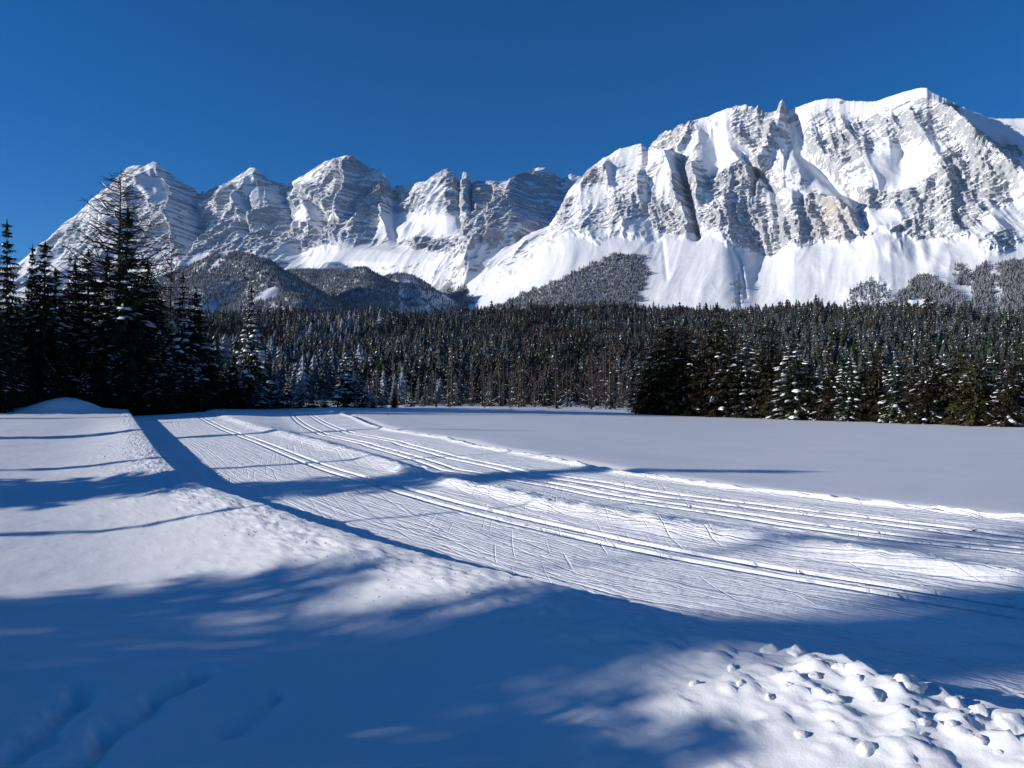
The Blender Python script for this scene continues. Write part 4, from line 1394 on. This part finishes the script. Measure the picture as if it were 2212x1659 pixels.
forest('massif_forest', cell, r3.uniform(0.45, 0.85, len(sel)), np.where(r3.uniform(size=len(sel)) < 0.7, 4, r3.randint(0, 3, len(sel))), 'grey-blue wood patches on the lower slopes of the massif', 6)
print('forest', len(rest), int(k2.sum()), len(sel))


# ------------------------------------------------------------------ snow clods thrown up on the near bank
def clod_mesh(name, seed):
    import bmesh
    r = np.random.RandomState(seed)
    bm = bmesh.new()
    bmesh.ops.create_icosphere(bm, subdivisions=3, radius=1.0)
    V_ = np.array([v.co[:] for v in bm.verts])
    n_ = 0.55 * fbm(V_[:, 0] * 0.9 + seed, V_[:, 1] * 0.9, V_[:, 2] * 0.9, 2) + 0.20 * fbm(V_[:, 0] * 3 + seed, V_[:, 1] * 3, V_[:, 2] * 3, 3)
    sc_ = np.array((1.0, r.uniform(0.65, 0.95), r.uniform(0.55, 0.8)))
    V_ = V_ * (1 + n_)[:, None] * sc_
    V_[:, 2] = np.where(V_[:, 2] < -0.25, -0.25 + 0.3 * (V_[:, 2] + 0.25), V_[:, 2])
    for v, c in zip(bm.verts, V_):
        v.co = c
    me = bpy.data.meshes.new(name)
    bm.to_mesh(me)
    bm.free()
    me.polygons.foreach_set('use_smooth', np.full(len(me.polygons), True))
    me.materials.append(M_BANK)
    return me


CLODM = [clod_mesh('snow_clod', 300 + i) for i in range(6)]
CLODS = [(1955, 1478, 0.155, 'largest rounded snow clod on the bank crest near the right edge'), (1815, 1436, 0.10, 'pointed snow clod on the bank crest left of the largest'),
         (1715, 1402, 0.11, 'snow clod on the highest point of the near bank crest'), (1660, 1400, 0.12, 'snow lump at the left end of the lit bank crest'),
         (1880, 1490, 0.10, 'snow clod just below the bank crest beside the largest'), (1845, 1462, 0.07, None), (2060, 1518, 0.10, 'snow clod on the crest right of the largest'),
         (2110, 1535, 0.09, 'half-sunk snow clod near the right frame edge'), (2180, 1560, 0.12, 'snow lump at the very right end of the bank crest'),
         (1868, 1612, 0.075, 'single snow clod lying lowest on the near bank slope'), (1728, 1580, 0.055, 'flat snow clod on the slope left of the lowest one'), (1985, 1580, 0.04, None),
         (1990, 1556, 0.045, None), (1500, 1472, 0.05, 'small snow clod at the shaded left end of the lit patch'), (1600, 1470, 0.05, None), (2110, 1590, 0.05, None), (2150, 1620, 0.03, None),
         (1760, 1450, 0.06, None), (1700, 1470, 0.05, None), (1800, 1500, 0.06, None), (2050, 1560, 0.05, None), (1580, 1440, 0.05, None), (1660, 1500, 0.04, None)]
rc = random.Random(4)
for px, py, rad_, lab in [(a_, b_, c_ * (0.85 if c_ > 0.08 else 1.0), d_) for a_, b_, c_, d_ in CLODS]:
    d = 5.0
    for _ in range(10):
        x, y = (px - CX) / F * d, d
        d = 0.5 * d + 0.5 * (ZC - near_z(x, y)) / ((py - HZ) / F)
    x, y = (px - CX) / F * d, d
    o = bpy.data.objects.new('snow_clod', rc.choice(CLODM))
    COL.objects.link(o)
    o.location = (x, y, near_z(x, y) - rad_ * 0.2)
    o.rotation_euler = (rc.uniform(-0.2, 0.2), rc.uniform(-0.2, 0.2), rc.uniform(0, 6.28))
    o.scale = (rad_, rad_, rad_)
    o['label'] = lab or 'little snow clod scattered on the lit near bank'
    o['category'] = 'snow clod'
    o['group'] = 'snow clods on the near bank'

# loose crumbs along the crest, too many to count
V_, F_ = [], []
rcr = np.random.RandomState(77)
NC = 450
cy = 8.5 * np.exp(rcr.uniform(0, 1, NC) * math.log(45 / 8.5))
cw = np.abs(rcr.normal(size=NC)) * 0.8 + 0.02
cxx = np.interp(cy, YD, K0) - cw
cz = bank_z(cxx, cy, cw)
cs = 0.003 + 0.014 * rcr.uniform(size=NC) ** 3 + 0.0010 * cy
SHP = np.array(((1, 0, 0), (0.3, 0.95, 0), (-0.8, 0.6, 0), (-0.8, -0.6, 0), (0.3, -0.95, 0), (0.1, 0.1, 0.8)))
V_ = (np.stack([cxx, cy, cz], -1)[:, None, :] + SHP[None] * (cs[:, None] * rcr.uniform(0.6, 1.3, (NC, 6)))[..., None] - np.array((0, 0, 0.1))[None, None] * cs[:, None, None]).reshape(-1, 3)
F_ = [(b0 * 6 + i, b0 * 6 + (i + 1) % 5, b0 * 6 + 5) for b0 in range(NC) for i in range(5)]
o = bpy.data.objects.new('snow_crumbs', mesh_raw('snow_crumbs', V_, F_, [M_BANK], None, True))
COL.objects.link(o)
o['kind'] = 'stuff'
o['label'] = 'loose snow crumbs strewn along the crest of the bank'
o['category'] = 'snow'


# ------------------------------------------------------------------ thin cold haze in the valley air
hx, h0, h1 = 12300.0, -4.0, 2700.0
V_ = [(sx_ * hx, sy_ * hx, zz) for zz in (h0, h1) for sx_, sy_ in ((-1, -1), (1, -1), (1, 1), (-1, 1))]
F_ = [(3, 2, 1, 0), (4, 5, 6, 7), (0, 1, 5, 4), (1, 2, 6, 5), (2, 3, 7, 6), (3, 0, 4, 7)]
hm = bpy.data.materials.new('haze')
hm.use_nodes = True
ht = hm.node_tree
ht.nodes.clear()
vo = ht.nodes.new('ShaderNodeVolumePrincipled')
vo.inputs['Color'].default_value = (0.50, 0.70, 1.0, 1)
vo.inputs['Density'].default_value = 0.9e-5
oo = ht.nodes.new('ShaderNodeOutputMaterial')
ht.links.new(vo.outputs[0], oo.inputs['Volume'])
o = bpy.data.objects.new('haze', mesh_raw('haze', V_, F_, [hm]))
COL.objects.link(o)
o['kind'] = 'stuff'
o['label'] = 'thin blue haze in the valley air'
